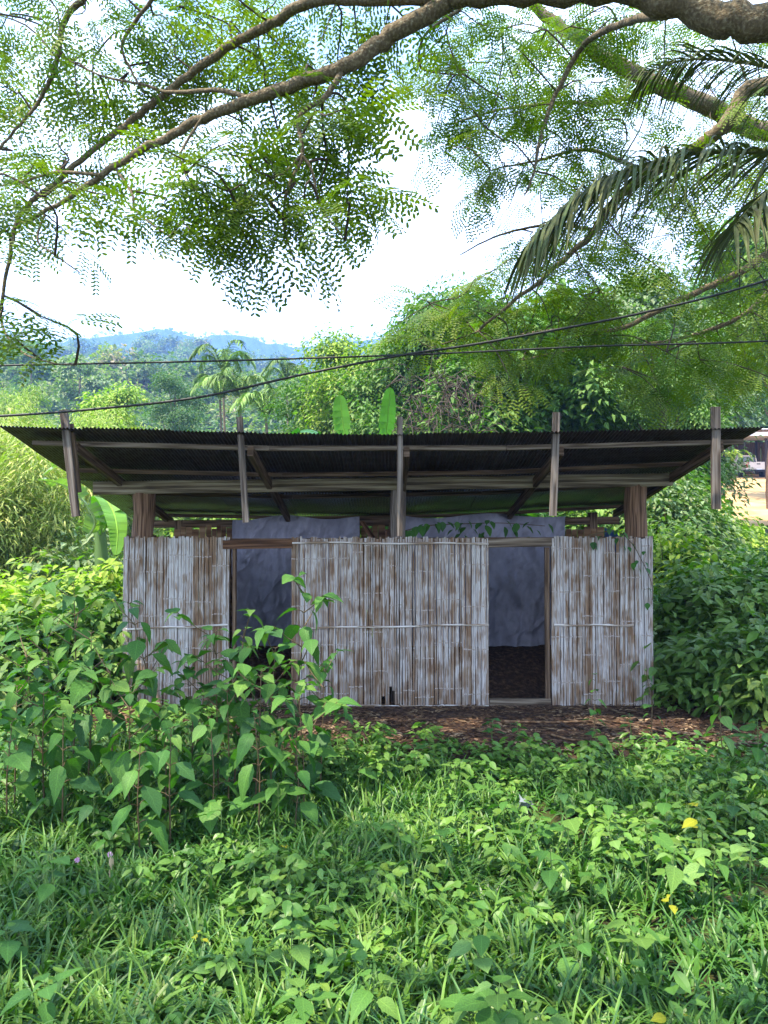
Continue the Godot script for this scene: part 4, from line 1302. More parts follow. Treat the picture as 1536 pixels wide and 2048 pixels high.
func build_background_plants() -> void:
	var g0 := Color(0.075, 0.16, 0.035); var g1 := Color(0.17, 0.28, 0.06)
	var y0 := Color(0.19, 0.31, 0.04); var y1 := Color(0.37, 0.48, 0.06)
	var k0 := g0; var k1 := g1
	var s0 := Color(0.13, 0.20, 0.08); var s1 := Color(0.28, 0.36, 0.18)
	# mid distance, left to right
	broad_tree(222, 762, 34, 1.6, "mid", y0, y1, "bright yellow green tree left of the palms", "broadleaf_tree", 26, 13, 0.2, "trees across the valley")
	broad_tree(350, 742, 52, 2.1, "small", g0, Color(0.13, 0.22, 0.08), "dark rounded evergreen between the yellow green tree and the palms", "broadleaf_tree", 30, 13, 0.1, "trees across the valley")
	broad_tree(60, 660, 120, 4.5, "big", k0, k1, "tall dark tree standing up on the ridge at far left", "broadleaf_tree", 20, 12, 0.3, "trees across the valley")
	broad_tree(160, 690, 95, 4.0, "big", s0, s1, "greyish tree low on the ridge right of the tall dark tree", "broadleaf_tree", 20, 12, 0.3, "trees across the valley")
	areca(445, 745, 40, 1.25, "tallest slender palm with crown clear above the others")
	areca(480, 798, 36, 1.15, "slender palm right behind the second upright of the eave")
	areca(440, 800, 38, 1.1, "slender palm left of the second upright, under the tallest palm")
	areca(532, 838, 30, 1.05, "lowest slender palm with yellowish crown just above the roof")
	areca(573, 765, 44, 1.15, "slender palm half hidden against the leafy slope, rightmost of the palms")
	# slope right of centre
	broad_tree(640, 745, 27, 1.8, "small", g0, g1, "rounded leafy tree at the left end of the wooded slope", "broadleaf_tree", 40, 14, 0.05)
	broad_tree(730, 672, 25, 2.0, "small", g0, y1, "leafy tree with light tips above the banana leaves", "broadleaf_tree", 40, 15, 0.05)
	broad_tree(840, 620, 23, 2.1, "small", g0, g1, "leafy tree on the slope above the middle upright", "broadleaf_tree", 42, 15, 0.05)
	broad_tree(945, 580, 22, 2.2, "small", g0, g1, "tall leafy tree on the slope where the two cables come together", "broadleaf_tree", 42, 15, 0.05)
	broad_tree(1060, 600, 19, 1.9, "mid", k0, g1, "dark leafy tree just left of the fourth upright", "broadleaf_tree", 42, 15, 0.05)
	broad_tree(1170, 610, 21, 2.1, "small", s0, s1, "grey green tree right of the fourth upright", "broadleaf_tree", 42, 15, 0.05)
	broad_tree(1290, 560, 23, 2.4, "small", s0, s1, "tall pale leaved tree between the fourth and fifth uprights", "broadleaf_tree", 40, 15, 0.05)
	broad_tree(1335, 640, 18, 1.05, "small", g0, g1, "leafy tree just left of the fifth upright", "broadleaf_tree", 40, 14, 0.05)
	broad_tree(1480, 560, 62, 6.0, "big", g0, g1, "large tree behind the carport", "broadleaf_tree", 40, 15, 0.15)
	broad_tree(1560, 430, 34, 3.4, "mid", s0, g1, "tall tree at the right edge above the carport roof", "broadleaf_tree", 30, 14, 0.45)
	broad_tree(1960, 600, 20, 2.6, "small", k0, k1, "dark tree beyond the right edge", "broadleaf_tree", 34, 14, 0.1)
	# undergrowth between
	for b in [[590, 19, 1.7, 1.6, "mid"], [680, 17, 2.0, 1.7, "mid"], [840, 16, 2.3, 1.8, "small"], [960, 15.5, 2.3, 1.7, "small"], [1080, 15, 2.2, 1.6, "shrub"], [1180, 15, 2.4, 1.6, "small"], [1290, 15, 2.2, 1.6, "small"]]:
		var where: String = {590: "at the left foot of the wooded slope behind the roof", 680: "behind the banana leaves", 840: "with dry twigs above the middle of the roof", 960: "above the right half of the roof ridge", 1080: "just left of the fourth upright behind the roof", 1180: "just right of the fourth upright behind the roof", 1290: "behind the right end of the roof"}[b[0]]
		bush(b[0], b[1], b[2], b[3], b[4], g0, g1.lerp(y1, 0.25), "dense green undergrowth " + where, "leafy_bush", 170, 1.3, "undergrowth behind the shed")
	# bare tangled twigs on the slope
	var tg := thing("dry_thicket", "tangle of bare brown twigs on the slope above the roof", "dead bush", on_ground(890, 15.0))
	var tm := MB.new(); tm.smooth = true
	for k in 150:
		var o := at(890 + rr(-75, 75), 805 + rr(-50, 60), 14.6 + rr(-0.4, 0.4)); var d := rand_dir()
		tm.tube([o, o + d * 0.35 + Vector3(0, 0.12, 0), o + d * 0.7 - Vector3(0, 0.1, 0)], [0.009, 0.007, 0.003], 4, false)
	wpart(tm, "twigs", M.twig, tg).set_meta("kind", "stuff")
	# broad-leaved creeper and bananas right behind the roof
	bush(850, 11.2, 3.0, 0.75, "big", Color(0.07, 0.19, 0.03), Color(0.14, 0.30, 0.05), "bright broad leaved creeper right of the banana leaves behind the roof", "leafy_bush", 90, 0.8)
	bush(960, 11.4, 3.05, 0.8, "big", Color(0.07, 0.18, 0.03), Color(0.13, 0.27, 0.05), "broad leaved creeper behind the right half of the roof", "leafy_bush", 90, 0.8)
	bush(1030, 11.8, 2.8, 0.6, "shrub", Color(0.05, 0.14, 0.05), Color(0.09, 0.21, 0.06), "dark blue green bush just above the roof left of the fourth upright", "leafy_bush", 110, 1.1)
	bush(715, 11.0, 3.1, 0.4, "big", Color(0.10, 0.22, 0.04), Color(0.18, 0.32, 0.06), "pale broad leaved climber between the two banana leaves", "leafy_bush", 50, 0.7)
	var bn := thing("banana_plant", "banana plant with two upright bright leaves above the middle of the roof", "banana plant", on_ground(735, 11.0))
	var bs := MB.new(); bs.smooth = true
	bs.tube([bn.position - Vector3(0, 0.1, 0), bn.position + Vector3(0, 1.0, 0), bn.position + Vector3(0, 2.1, 0)], [0.13, 0.11, 0.07], 9, true)
	wpart(bs, "stem", M.stem, bn)
	var bc := Color(0.11, 0.26, 0.04)
	banana_leaf(bn, [bn.position + Vector3(0, 1.9, 0), at(712, 940, 11.0), at(690, 870, 11.0), at(680, 790, 10.9)], 0.46, M.leaf, bc, 0.05)
	banana_leaf(bn, [bn.position + Vector3(0, 1.9, 0), at(755, 930, 11.0), at(772, 870, 11.0), at(780, 775, 10.9)], 0.42, M.leaf, bc, 0.05)
	banana_leaf(bn, [bn.position + Vector3(0, 1.8, 0), at(690, 930, 11.1), at(640, 872, 11.1), at(606, 862, 11.1), at(570, 880, 11.1)], 0.32, M.leaf, Color(0.05, 0.17, 0.05), 0.1)
	banana_leaf(bn, [bn.position + Vector3(0, 1.8, 0), bn.position + Vector3(0.3, 2.2, -0.4), bn.position + Vector3(0.7, 2.1, -0.9), bn.position + Vector3(1.0, 1.6, -1.2)], 0.35, M.leaf, bc, 0.2)
	# left: banana with hanging torn leaves
	var bl := thing("banana_plant", "banana plant with pale torn leaves hanging beside the left end of the roof", "banana plant", on_ground(215, 10.6))
	bs = MB.new(); bs.smooth = true
	bs.tube([bl.position - Vector3(0, 0.1, 0), bl.position + Vector3(-0.05, 0.9, 0), bl.position + Vector3(-0.1, 1.7, 0)], [0.13, 0.11, 0.07], 9, true)
	wpart(bs, "stem", M.stem, bl)
	var hb := bl.position + Vector3(-0.1, 1.6, 0)
	banana_leaf(bl, [hb, at(200, 1000, 10.5), at(160, 940, 10.3), at(120, 925, 10.1), at(85, 950, 10.0)], 0.36, M.leaf, Color(0.22, 0.30, 0.16), 0.35)
	banana_leaf(bl, [hb + Vector3(-0.1, 0, 0.2), at(190, 1040, 10.0), at(150, 985, 9.8), at(110, 965, 9.6), at(75, 960, 9.5)], 0.34, M.leaf, Color(0.24, 0.32, 0.19), 0.35)
	banana_leaf(bl, [hb, at(205, 1000, 9.9), at(225, 1020, 9.6), at(235, 1060, 9.4), at(232, 1110, 9.3)], 0.3, M.leaf, Color(0.14, 0.30, 0.04), 0.1)
	banana_leaf(bl, [hb, at(235, 1000, 10.4), at(215, 960, 10.5), at(180, 950, 10.6), at(165, 1010, 10.6)], 0.3, M.leaf, Color(0.16, 0.27, 0.08), 0.3)
	# bamboo
	bamboo_clump(40, 12.5, 3.2, 2.4, 30, Color(0.26, 0.32, 0.08), Color(0.54, 0.56, 0.18), "dry yellowish bamboo thicket at the left edge below the eave")
	bamboo_clump(-120, 13.5, 3.6, 3.0, 26, Color(0.24, 0.30, 0.08), Color(0.50, 0.53, 0.18), "bamboo thicket beyond the left edge")
	bamboo_clump(110, 24.0, 5.4, 4.0, 34, Color(0.25, 0.34, 0.07), Color(0.50, 0.56, 0.14), "feathery yellow green bamboo above the left end of the roof")
	bamboo_clump(-60, 25.0, 6.2, 4.0, 30, Color(0.20, 0.29, 0.07), Color(0.42, 0.50, 0.14), "taller feathery bamboo at the far left edge")
	bamboo_clump(300, 27.0, 4.6, 4.0, 26, Color(0.19, 0.29, 0.07), Color(0.40, 0.50, 0.14), "low feathery bamboo right of the yellow green tree's foot")
	bush(470, 26, 3.2, 2.5, "mid", g0, y1, "low bright thicket around the palms' feet", "leafy_bush", 150, 1.4, "undergrowth behind the shed")
	# left bushes beside the shed
	bush(175, 11.5, 1.75, 0.9, "shrub", s0, s1, "grey green bush below the hanging banana leaf", "leafy_bush", 120, 1.0)
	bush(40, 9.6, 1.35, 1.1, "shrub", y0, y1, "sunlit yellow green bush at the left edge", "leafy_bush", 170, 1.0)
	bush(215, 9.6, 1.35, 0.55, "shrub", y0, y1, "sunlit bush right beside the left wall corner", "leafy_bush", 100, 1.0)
	bush(130, 9.0, 1.05, 0.8, "shrub", g0, y1, "green bush between the sunlit bush and the left wall", "leafy_bush", 130, 1.0)
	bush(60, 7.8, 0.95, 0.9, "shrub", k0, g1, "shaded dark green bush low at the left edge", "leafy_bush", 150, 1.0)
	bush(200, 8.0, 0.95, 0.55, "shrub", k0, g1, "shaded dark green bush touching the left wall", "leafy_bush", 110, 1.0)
	bush(-90, 8.2, 1.2, 1.1, "shrub", g0, y1, "bush beyond the left edge", "leafy_bush", 130, 1.0)
	# right bushes
	bush(1360, 10.5, 1.75, 0.9, "shrub", g0, y1, "bright green bush just right of the right wall corner", "leafy_bush", 170, 0.95)
	bush(1470, 10.2, 1.4, 0.9, "shrub", g0, g1, "green bush under the fifth upright", "leafy_bush", 170, 0.95)
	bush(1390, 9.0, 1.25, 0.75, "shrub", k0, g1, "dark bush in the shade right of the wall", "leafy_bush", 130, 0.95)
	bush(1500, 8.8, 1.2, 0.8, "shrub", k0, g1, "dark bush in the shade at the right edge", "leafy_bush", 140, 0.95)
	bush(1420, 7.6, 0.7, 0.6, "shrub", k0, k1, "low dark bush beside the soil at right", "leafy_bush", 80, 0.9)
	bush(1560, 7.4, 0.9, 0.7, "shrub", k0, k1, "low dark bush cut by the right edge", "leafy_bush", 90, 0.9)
	bush(1640, 9.6, 1.8, 1.1, "shrub", g0, g1, "bush beyond the right edge", "leafy_bush", 130, 1.0)
	bush(1345, 13.5, 2.2, 0.75, "small", g0, s1, "taller bush behind the right end of the beam", "leafy_bush", 120, 1.0)
	bush(1455, 17.0, 0.45, 0.9, "small", g0, y1, "sunlit bush at the near edge of the tan yard", "leafy_bush", 110, 1.1)

# ---------------------------------------------------------------- yard, carport, pickup
func build_yard() -> void:
	var mb := MB.new(); mb.smooth = true
	var w := 30; var h := 40
	for j in h + 1:
		var d := lerpf(24.0, 66.0, float(j) / h)
		for i in w + 1:
			var x := d * lerpf(0.40, 0.95, float(i) / w)
			mb.vert(Vector3(x, ground_y(x, -d) + 0.06, -d), Vector3(-0.05, 1, 0.11).normalized())
	for j in h:
		for i in w:
			var a := j * (w + 1) + i
			mb.quad_to(a, a + 1, a + w + 2, a + w + 1, Vector3.UP)
	structure(mb, "yard", M.yard)
	# carport
	var d0 := 53.0; var d1 := 61.0
	var xa := (1452.0 - 768.0) / F * 53.0; var xb := xa + 11.0
	var g := ground_y(xa + 3.0, -56.0)
	var cp := thing("carport", "open carport with white sheet metal roof on posts across the yard", "carport", Vector3((xa + xb) * 0.5, g, -57.0))
	for s in [[0.0, 3.05, 0.0, 0.35], [1.2, 3.55, 2.0, 0.5]]:
		for k in 8:
			var x0: float = xa + s[0] + k * 1.25
			var b := MB.new()
			b.box(Vector3(x0 + 0.62, g + s[1] - 0.1, -(d0 + s[2] + 3.0)), Vector3(0.61, 0, 0), Vector3(0, 0.1, -3.2).normalized() * 3.2, Vector3(0, 0.02, 0))
			wpart(b, "roof_sheet", M.white_metal, cp)
		var fb := MB.new()
		fb.box(Vector3((xa + xb) * 0.5 + s[0] * 0.5, g + s[1] - 0.32, -(d0 + s[2] - 0.1)), Vector3(5.4, 0, 0), Vector3(0, 0.09, 0), Vector3(0, 0, 0.03))
		wpart(fb, "fascia", M.white_metal if s[0] == 0.0 else M.wood_brown, cp)
	for k in 5:
		for dd in [53.3, 60.0]:
			var x: float = xa + 0.4 + k * 2.5
			var b := MB.new()
			b.box(Vector3(x, ground_y(x, -dd) + 1.35, -dd), Vector3(0, 1.45, 0), Vector3(0.07, 0, 0), Vector3(0, 0, 0.07))
			wpart(b, "post", M.dark, cp)
	for k in 9:
		var b := MB.new()
		b.box(Vector3(xa + 0.6 + k * 1.25, g + 1.5, -61.0), Vector3(0, 1.6, 0), Vector3(0.6, 0, 0), Vector3(0, 0, 0.03))
		wpart(b, "back_panel", M.wood_dark, cp)
	# pickup seen from behind
	var px := at(1517, 955, 55.0)
	px.y = ground_y(px.x, px.z) + 0.06
	var pk := thing("pickup_truck", "silver pickup truck seen from behind, parked under the carport", "pickup truck", px)
	var o := px
	var bd := MB.new()
	# bed and sides: a box with sloped shoulders, drawn as two stacked prisms
	prism(bd, o, 0.86, 0.55, 0.88, 1.08, 0.0, -5.0)
	wpart(bd, "body", M.car, pk)
	var cb := MB.new()
	prism(cb, o, 0.80, 1.08, 0.62, 1.72, -1.75, -3.4)
	wpart(cb, "cab", M.car, pk)
	var rw := MB.new()
	var q := [Vector3(-0.66, 1.16, -1.72), Vector3(0.66, 1.16, -1.72), Vector3(0.54, 1.62, -1.725), Vector3(-0.54, 1.62, -1.725)]
	thick_quad(rw, o, q, Vector3(0, 0, 0.03))
	wpart(rw, "rear_window", M.glass, pk)
	var tg := MB.new()
	thick_quad(tg, o, [Vector3(-0.68, 0.62, 0.01), Vector3(0.68, 0.62, 0.01), Vector3(0.68, 1.05, 0.01), Vector3(-0.68, 1.05, 0.01)], Vector3(0, 0, 0.03))
	var tgp := wpart(tg, "tailgate", M.car, pk)
	var hd := MB.new()
	thick_quad(hd, o, [Vector3(-0.12, 0.90, 0.045), Vector3(0.12, 0.90, 0.045), Vector3(0.12, 0.97, 0.045), Vector3(-0.12, 0.97, 0.045)], Vector3(0, 0, 0.015))
	part(hd.shifted(pk.position).mesh(), "handle", M.rubber, tgp)
	var bp := MB.new()
	bp.box(o + Vector3(0, 0.46, 0.08), Vector3(0.84, 0, 0), Vector3(0, 0.07, 0), Vector3(0, 0, 0.09))
	wpart(bp, "bumper", M.rubber, pk)
	var pl := MB.new()
	pl.box(o + Vector3(0, 0.55, 0.12), Vector3(0.19, 0, 0), Vector3(0, 0.06, 0), Vector3(0, 0, 0.01))
	wpart(pl, "number_plate", M.white_metal, pk)
	for s in [-1.0, 1.0]:
		var tl := MB.new()
		tl.box(o + Vector3(s * 0.77, 0.88, 0.02), Vector3(0.07, 0, 0), Vector3(0, 0.17, 0), Vector3(0, 0, 0.03))
		wpart(tl, "tail_light", M.red, pk)
		for zz in [-1.0, -4.1]:
			var wl := MB.new(); wl.smooth = true
			var c := o + Vector3(s * 0.76, 0.36, zz)
			wl.tube([c - Vector3(0.12, 0, 0), c - Vector3(0.1, 0, 0), c + Vector3(0.1, 0, 0), c + Vector3(0.12, 0, 0)], [0.30, 0.36, 0.36, 0.30], 18, true)
			wpart(wl, "wheel", M.rubber, pk)
		var mr := MB.new()
		mr.box(o + Vector3(s * 0.98, 1.2, -3.2), Vector3(0.1, 0, 0), Vector3(0, 0.09, 0), Vector3(0, 0, 0.05))
		wpart(mr, "mirror", M.rubber, pk)
	# a dark trunk at the yard's edge and a young yellowing banana
	var pt := MB.new(); pt.smooth = true
	var tb := on_ground(1540, 30.0)
	var sp := spline([tb - Vector3(0, 0.2, 0), tb + Vector3(-0.05, 1.0, 0), tb + Vector3(0.05, 2.4, 0)], 4)
	pt.tube(sp, ramp(0.12, 0.09, sp.size()), 8, true, 1.0, 0.05)
	single(pt, "dead_trunk", M.wood_dark, "dark bare trunk standing at the right edge before the pickup", "tree trunk", tb)
	var yb := thing("young_banana", "young yellowing banana plant left of the pickup", "banana plant", on_ground(1462, 40.0))
	var b0 := yb.position
	var ys := MB.new(); ys.smooth = true
	ys.tube([b0 - Vector3(0, 0.1, 0), b0 + Vector3(0.03, 0.8, 0), b0 + Vector3(0, 1.5, 0)], [0.14, 0.12, 0.07], 8, true)
	wpart(ys, "stem", M.cut, yb)
	for k in 6:
		var a := k * 1.05 + 0.4; var d := Vector3(cos(a), 0, sin(a))
		banana_leaf(yb, [b0 + Vector3(0, 1.4, 0), b0 + d * 0.3 + Vector3(0, 2.0, 0), b0 + d * 0.7 + Vector3(0, 2.1, 0), b0 + d * 1.05 + Vector3(0, 1.6, 0)], 0.32, M.leaf, Color(0.30, 0.36, 0.09), 0.3)

func prism(mb: MB, o: Vector3, w0: float, y0: float, w1: float, y1: float, z0: float, z1: float) -> void:
	var p := []
	for z in [z0, z1]:
		for q in [[-w0, y0], [w0, y0], [w1, y1], [-w1, y1]]:
			p.append(o + Vector3(q[0], q[1], z))
	var c := Vector3.ZERO
	for q in p: c += q / 8.0
	for f in [[0, 1, 2, 3], [4, 5, 6, 7], [0, 1, 5, 4], [2, 3, 7, 6], [1, 2, 6, 5], [0, 3, 7, 4]]:
		var m: Vector3 = (p[f[0]] + p[f[1]] + p[f[2]] + p[f[3]]) / 4.0
		var i := []
		for k in f: i.append(mb.vert(p[k], m - c))
		mb.quad_to(i[0], i[1], i[2], i[3], m - c)

func thick_quad(mb: MB, o: Vector3, q: Array, d: Vector3) -> void:
	var p := []
	for k in q: p.append(o + k)
	for k in q: p.append(o + k + d)
	var c := Vector3.ZERO
	for k in p: c += k / 8.0
	for f in [[0, 1, 2, 3], [4, 5, 6, 7], [0, 1, 5, 4], [2, 3, 7, 6], [1, 2, 6, 5], [0, 3, 7, 4]]:
		var m: Vector3 = (p[f[0]] + p[f[1]] + p[f[2]] + p[f[3]]) / 4.0
		var i := []
		for k in f: i.append(mb.vert(p[k], m - c))
		mb.quad_to(i[0], i[1], i[2], i[3], m - c)

func build_cables() -> void:
	for c in [[[[-900, 765], [-400, 745], [0, 731], [300, 725], [600, 717], [900, 706], [1200, 692], [1536, 682], [2100, 650]], 0.012, "straighter black cable crossing the view above the roof"],
			[[[-900, 870], [-400, 852], [0, 832], [200, 817], [400, 794], [600, 750], [800, 711], [940, 690], [1120, 658], [1300, 622], [1536, 560], [2100, 380]], 0.016, "thicker black cable sagging from upper right to lower left"]]:
		var pts := []
		for q in c[0]: pts.append(at(q[0], q[1], 6.0))
		var sp := spline(pts, 8)
		var mb := MB.new(); mb.smooth = true
		mb.tube(sp, ramp(c[1] * 0.62, c[1] * 0.62, sp.size()), 7, true)
		single(mb, "overhead_cable", M.cable, c[2], "cable", pts[4], "cables above the roof")

# ---------------------------------------------------------------- weeds and grass
var weed_leaves := []

func weed(where: Vector3, hgt: float, lean: Vector3, nodes: int, size: float, tones: Array, label: String, group: String, called := "tall_weed") -> void:
	if weed_leaves.is_empty():
		weed_leaves = [leaf_mesh(1.0, 0.66, 0.30, 0.26, 0.0, 0.05), leaf_mesh(1.0, 0.56, 0.48, 0.36, 0.0, 0.06), leaf_mesh(1.0, 0.70, 0.16, 0.2, 0.0, 0.04), leaf_mesh(1.0, 0.50, 0.65, 0.3, 0.0, 0.06)]
	var t := thing(called, label, "weed", where, group)
	var top := where + Vector3(0, hgt, 0) + lean
	var mid := where.lerp(top, 0.5) - lean * 0.18 + Vector3(rr(-0.02, 0.02), 0, rr(-0.02, 0.02))
	var sp := spline([where - Vector3(0, 0.03, 0), where.lerp(mid, 0.5), mid, mid.lerp(top, 0.55), top], 5)
	var mb := MB.new(); mb.smooth = true
	var thick := 0.0035 + 0.003 * hgt
	mb.tube(sp, ramp(thick, 0.0018, sp.size()), 6, true)
	var tw := rr(0, TAU)
	var spots := []
	for k in nodes:
		var q := (k + 1.0) / nodes
		var f := lerpf(0.12 if hgt > 0.5 else 0.45, 1.0, pow(q, 0.85))
		var idx := f * (sp.size() - 1.001)
		var p: Vector3 = sp[int(idx)].lerp(sp[int(idx) + 1], idx - int(idx))
		tw += PI * 0.5 + rr(-0.4, 0.4)
		var s := size * lerpf(1.0, 0.38, pow(q, 2.2)) * rr(0.75, 1.15)
		if q < 0.3: s *= 0.85
		for sd in 2:
			if rng.randf() < 0.08: continue
			var a := tw + PI * sd + rr(-0.25, 0.25)
			var d := Vector3(cos(a), 0, sin(a))
			var pet := p + d * s * 0.28 + Vector3(0, s * 0.14, 0)
			mb.tube([p, p.lerp(pet, 0.5) + Vector3(0, s * 0.03, 0), pet], [thick * 0.5, thick * 0.4, thick * 0.32], 4, false)
			var pitch := rr(-0.75, 0.05) if q < 0.9 else rr(-0.2, 0.6)
			if hgt < 0.5: pitch = rr(-0.3, 0.3)
			spots.append([pet, d + Vector3(rr(-0.2, 0.2), pitch, rr(-0.2, 0.2)), s * rr(0.85, 1.15), q])
		# side shoot
		if hgt > 0.7 and q > 0.25 and q < 0.9 and rng.randf() < 0.75:
			var a := tw + rr(0.4, 1.0)
			var e := p + Vector3(cos(a), 0.75, sin(a)) * size * rr(0.7, 1.3)
			mb.tube([p, p.lerp(e, 0.5) + Vector3(0, -0.01, 0), e], [thick * 0.6, thick * 0.5, thick * 0.35], 5, false)
			for g in 4:
				var aa := a + g * PI * 0.5 + rr(-0.3, 0.3)
				spots.append([e + Vector3(0, -0.01 * g, 0), Vector3(cos(aa), rr(-0.6, 0.4), sin(aa)), size * rr(0.35, 0.7), 0.9])
	wpart(mb, "stem", M.stem if hgt < 0.5 else M.stem_brown, t)
	for s in spots:
		var tone: int = tones[rng.randi() % tones.size()]
		if s[3] > 0.85 and rng.randf() < 0.6: tone = [2, 3, 3][rng.randi() % 3] if tone != 6 else 6
		var o := part(weed_leaves[rng.randi() % 4 if hgt > 0.5 else [0, 2, 2, 0, 1][rng.randi() % 5]], "leaf", M.weed[tone], t)
		o.transform = turned(s[0] - where, s[1], s[2], rr(-0.4, 0.4))

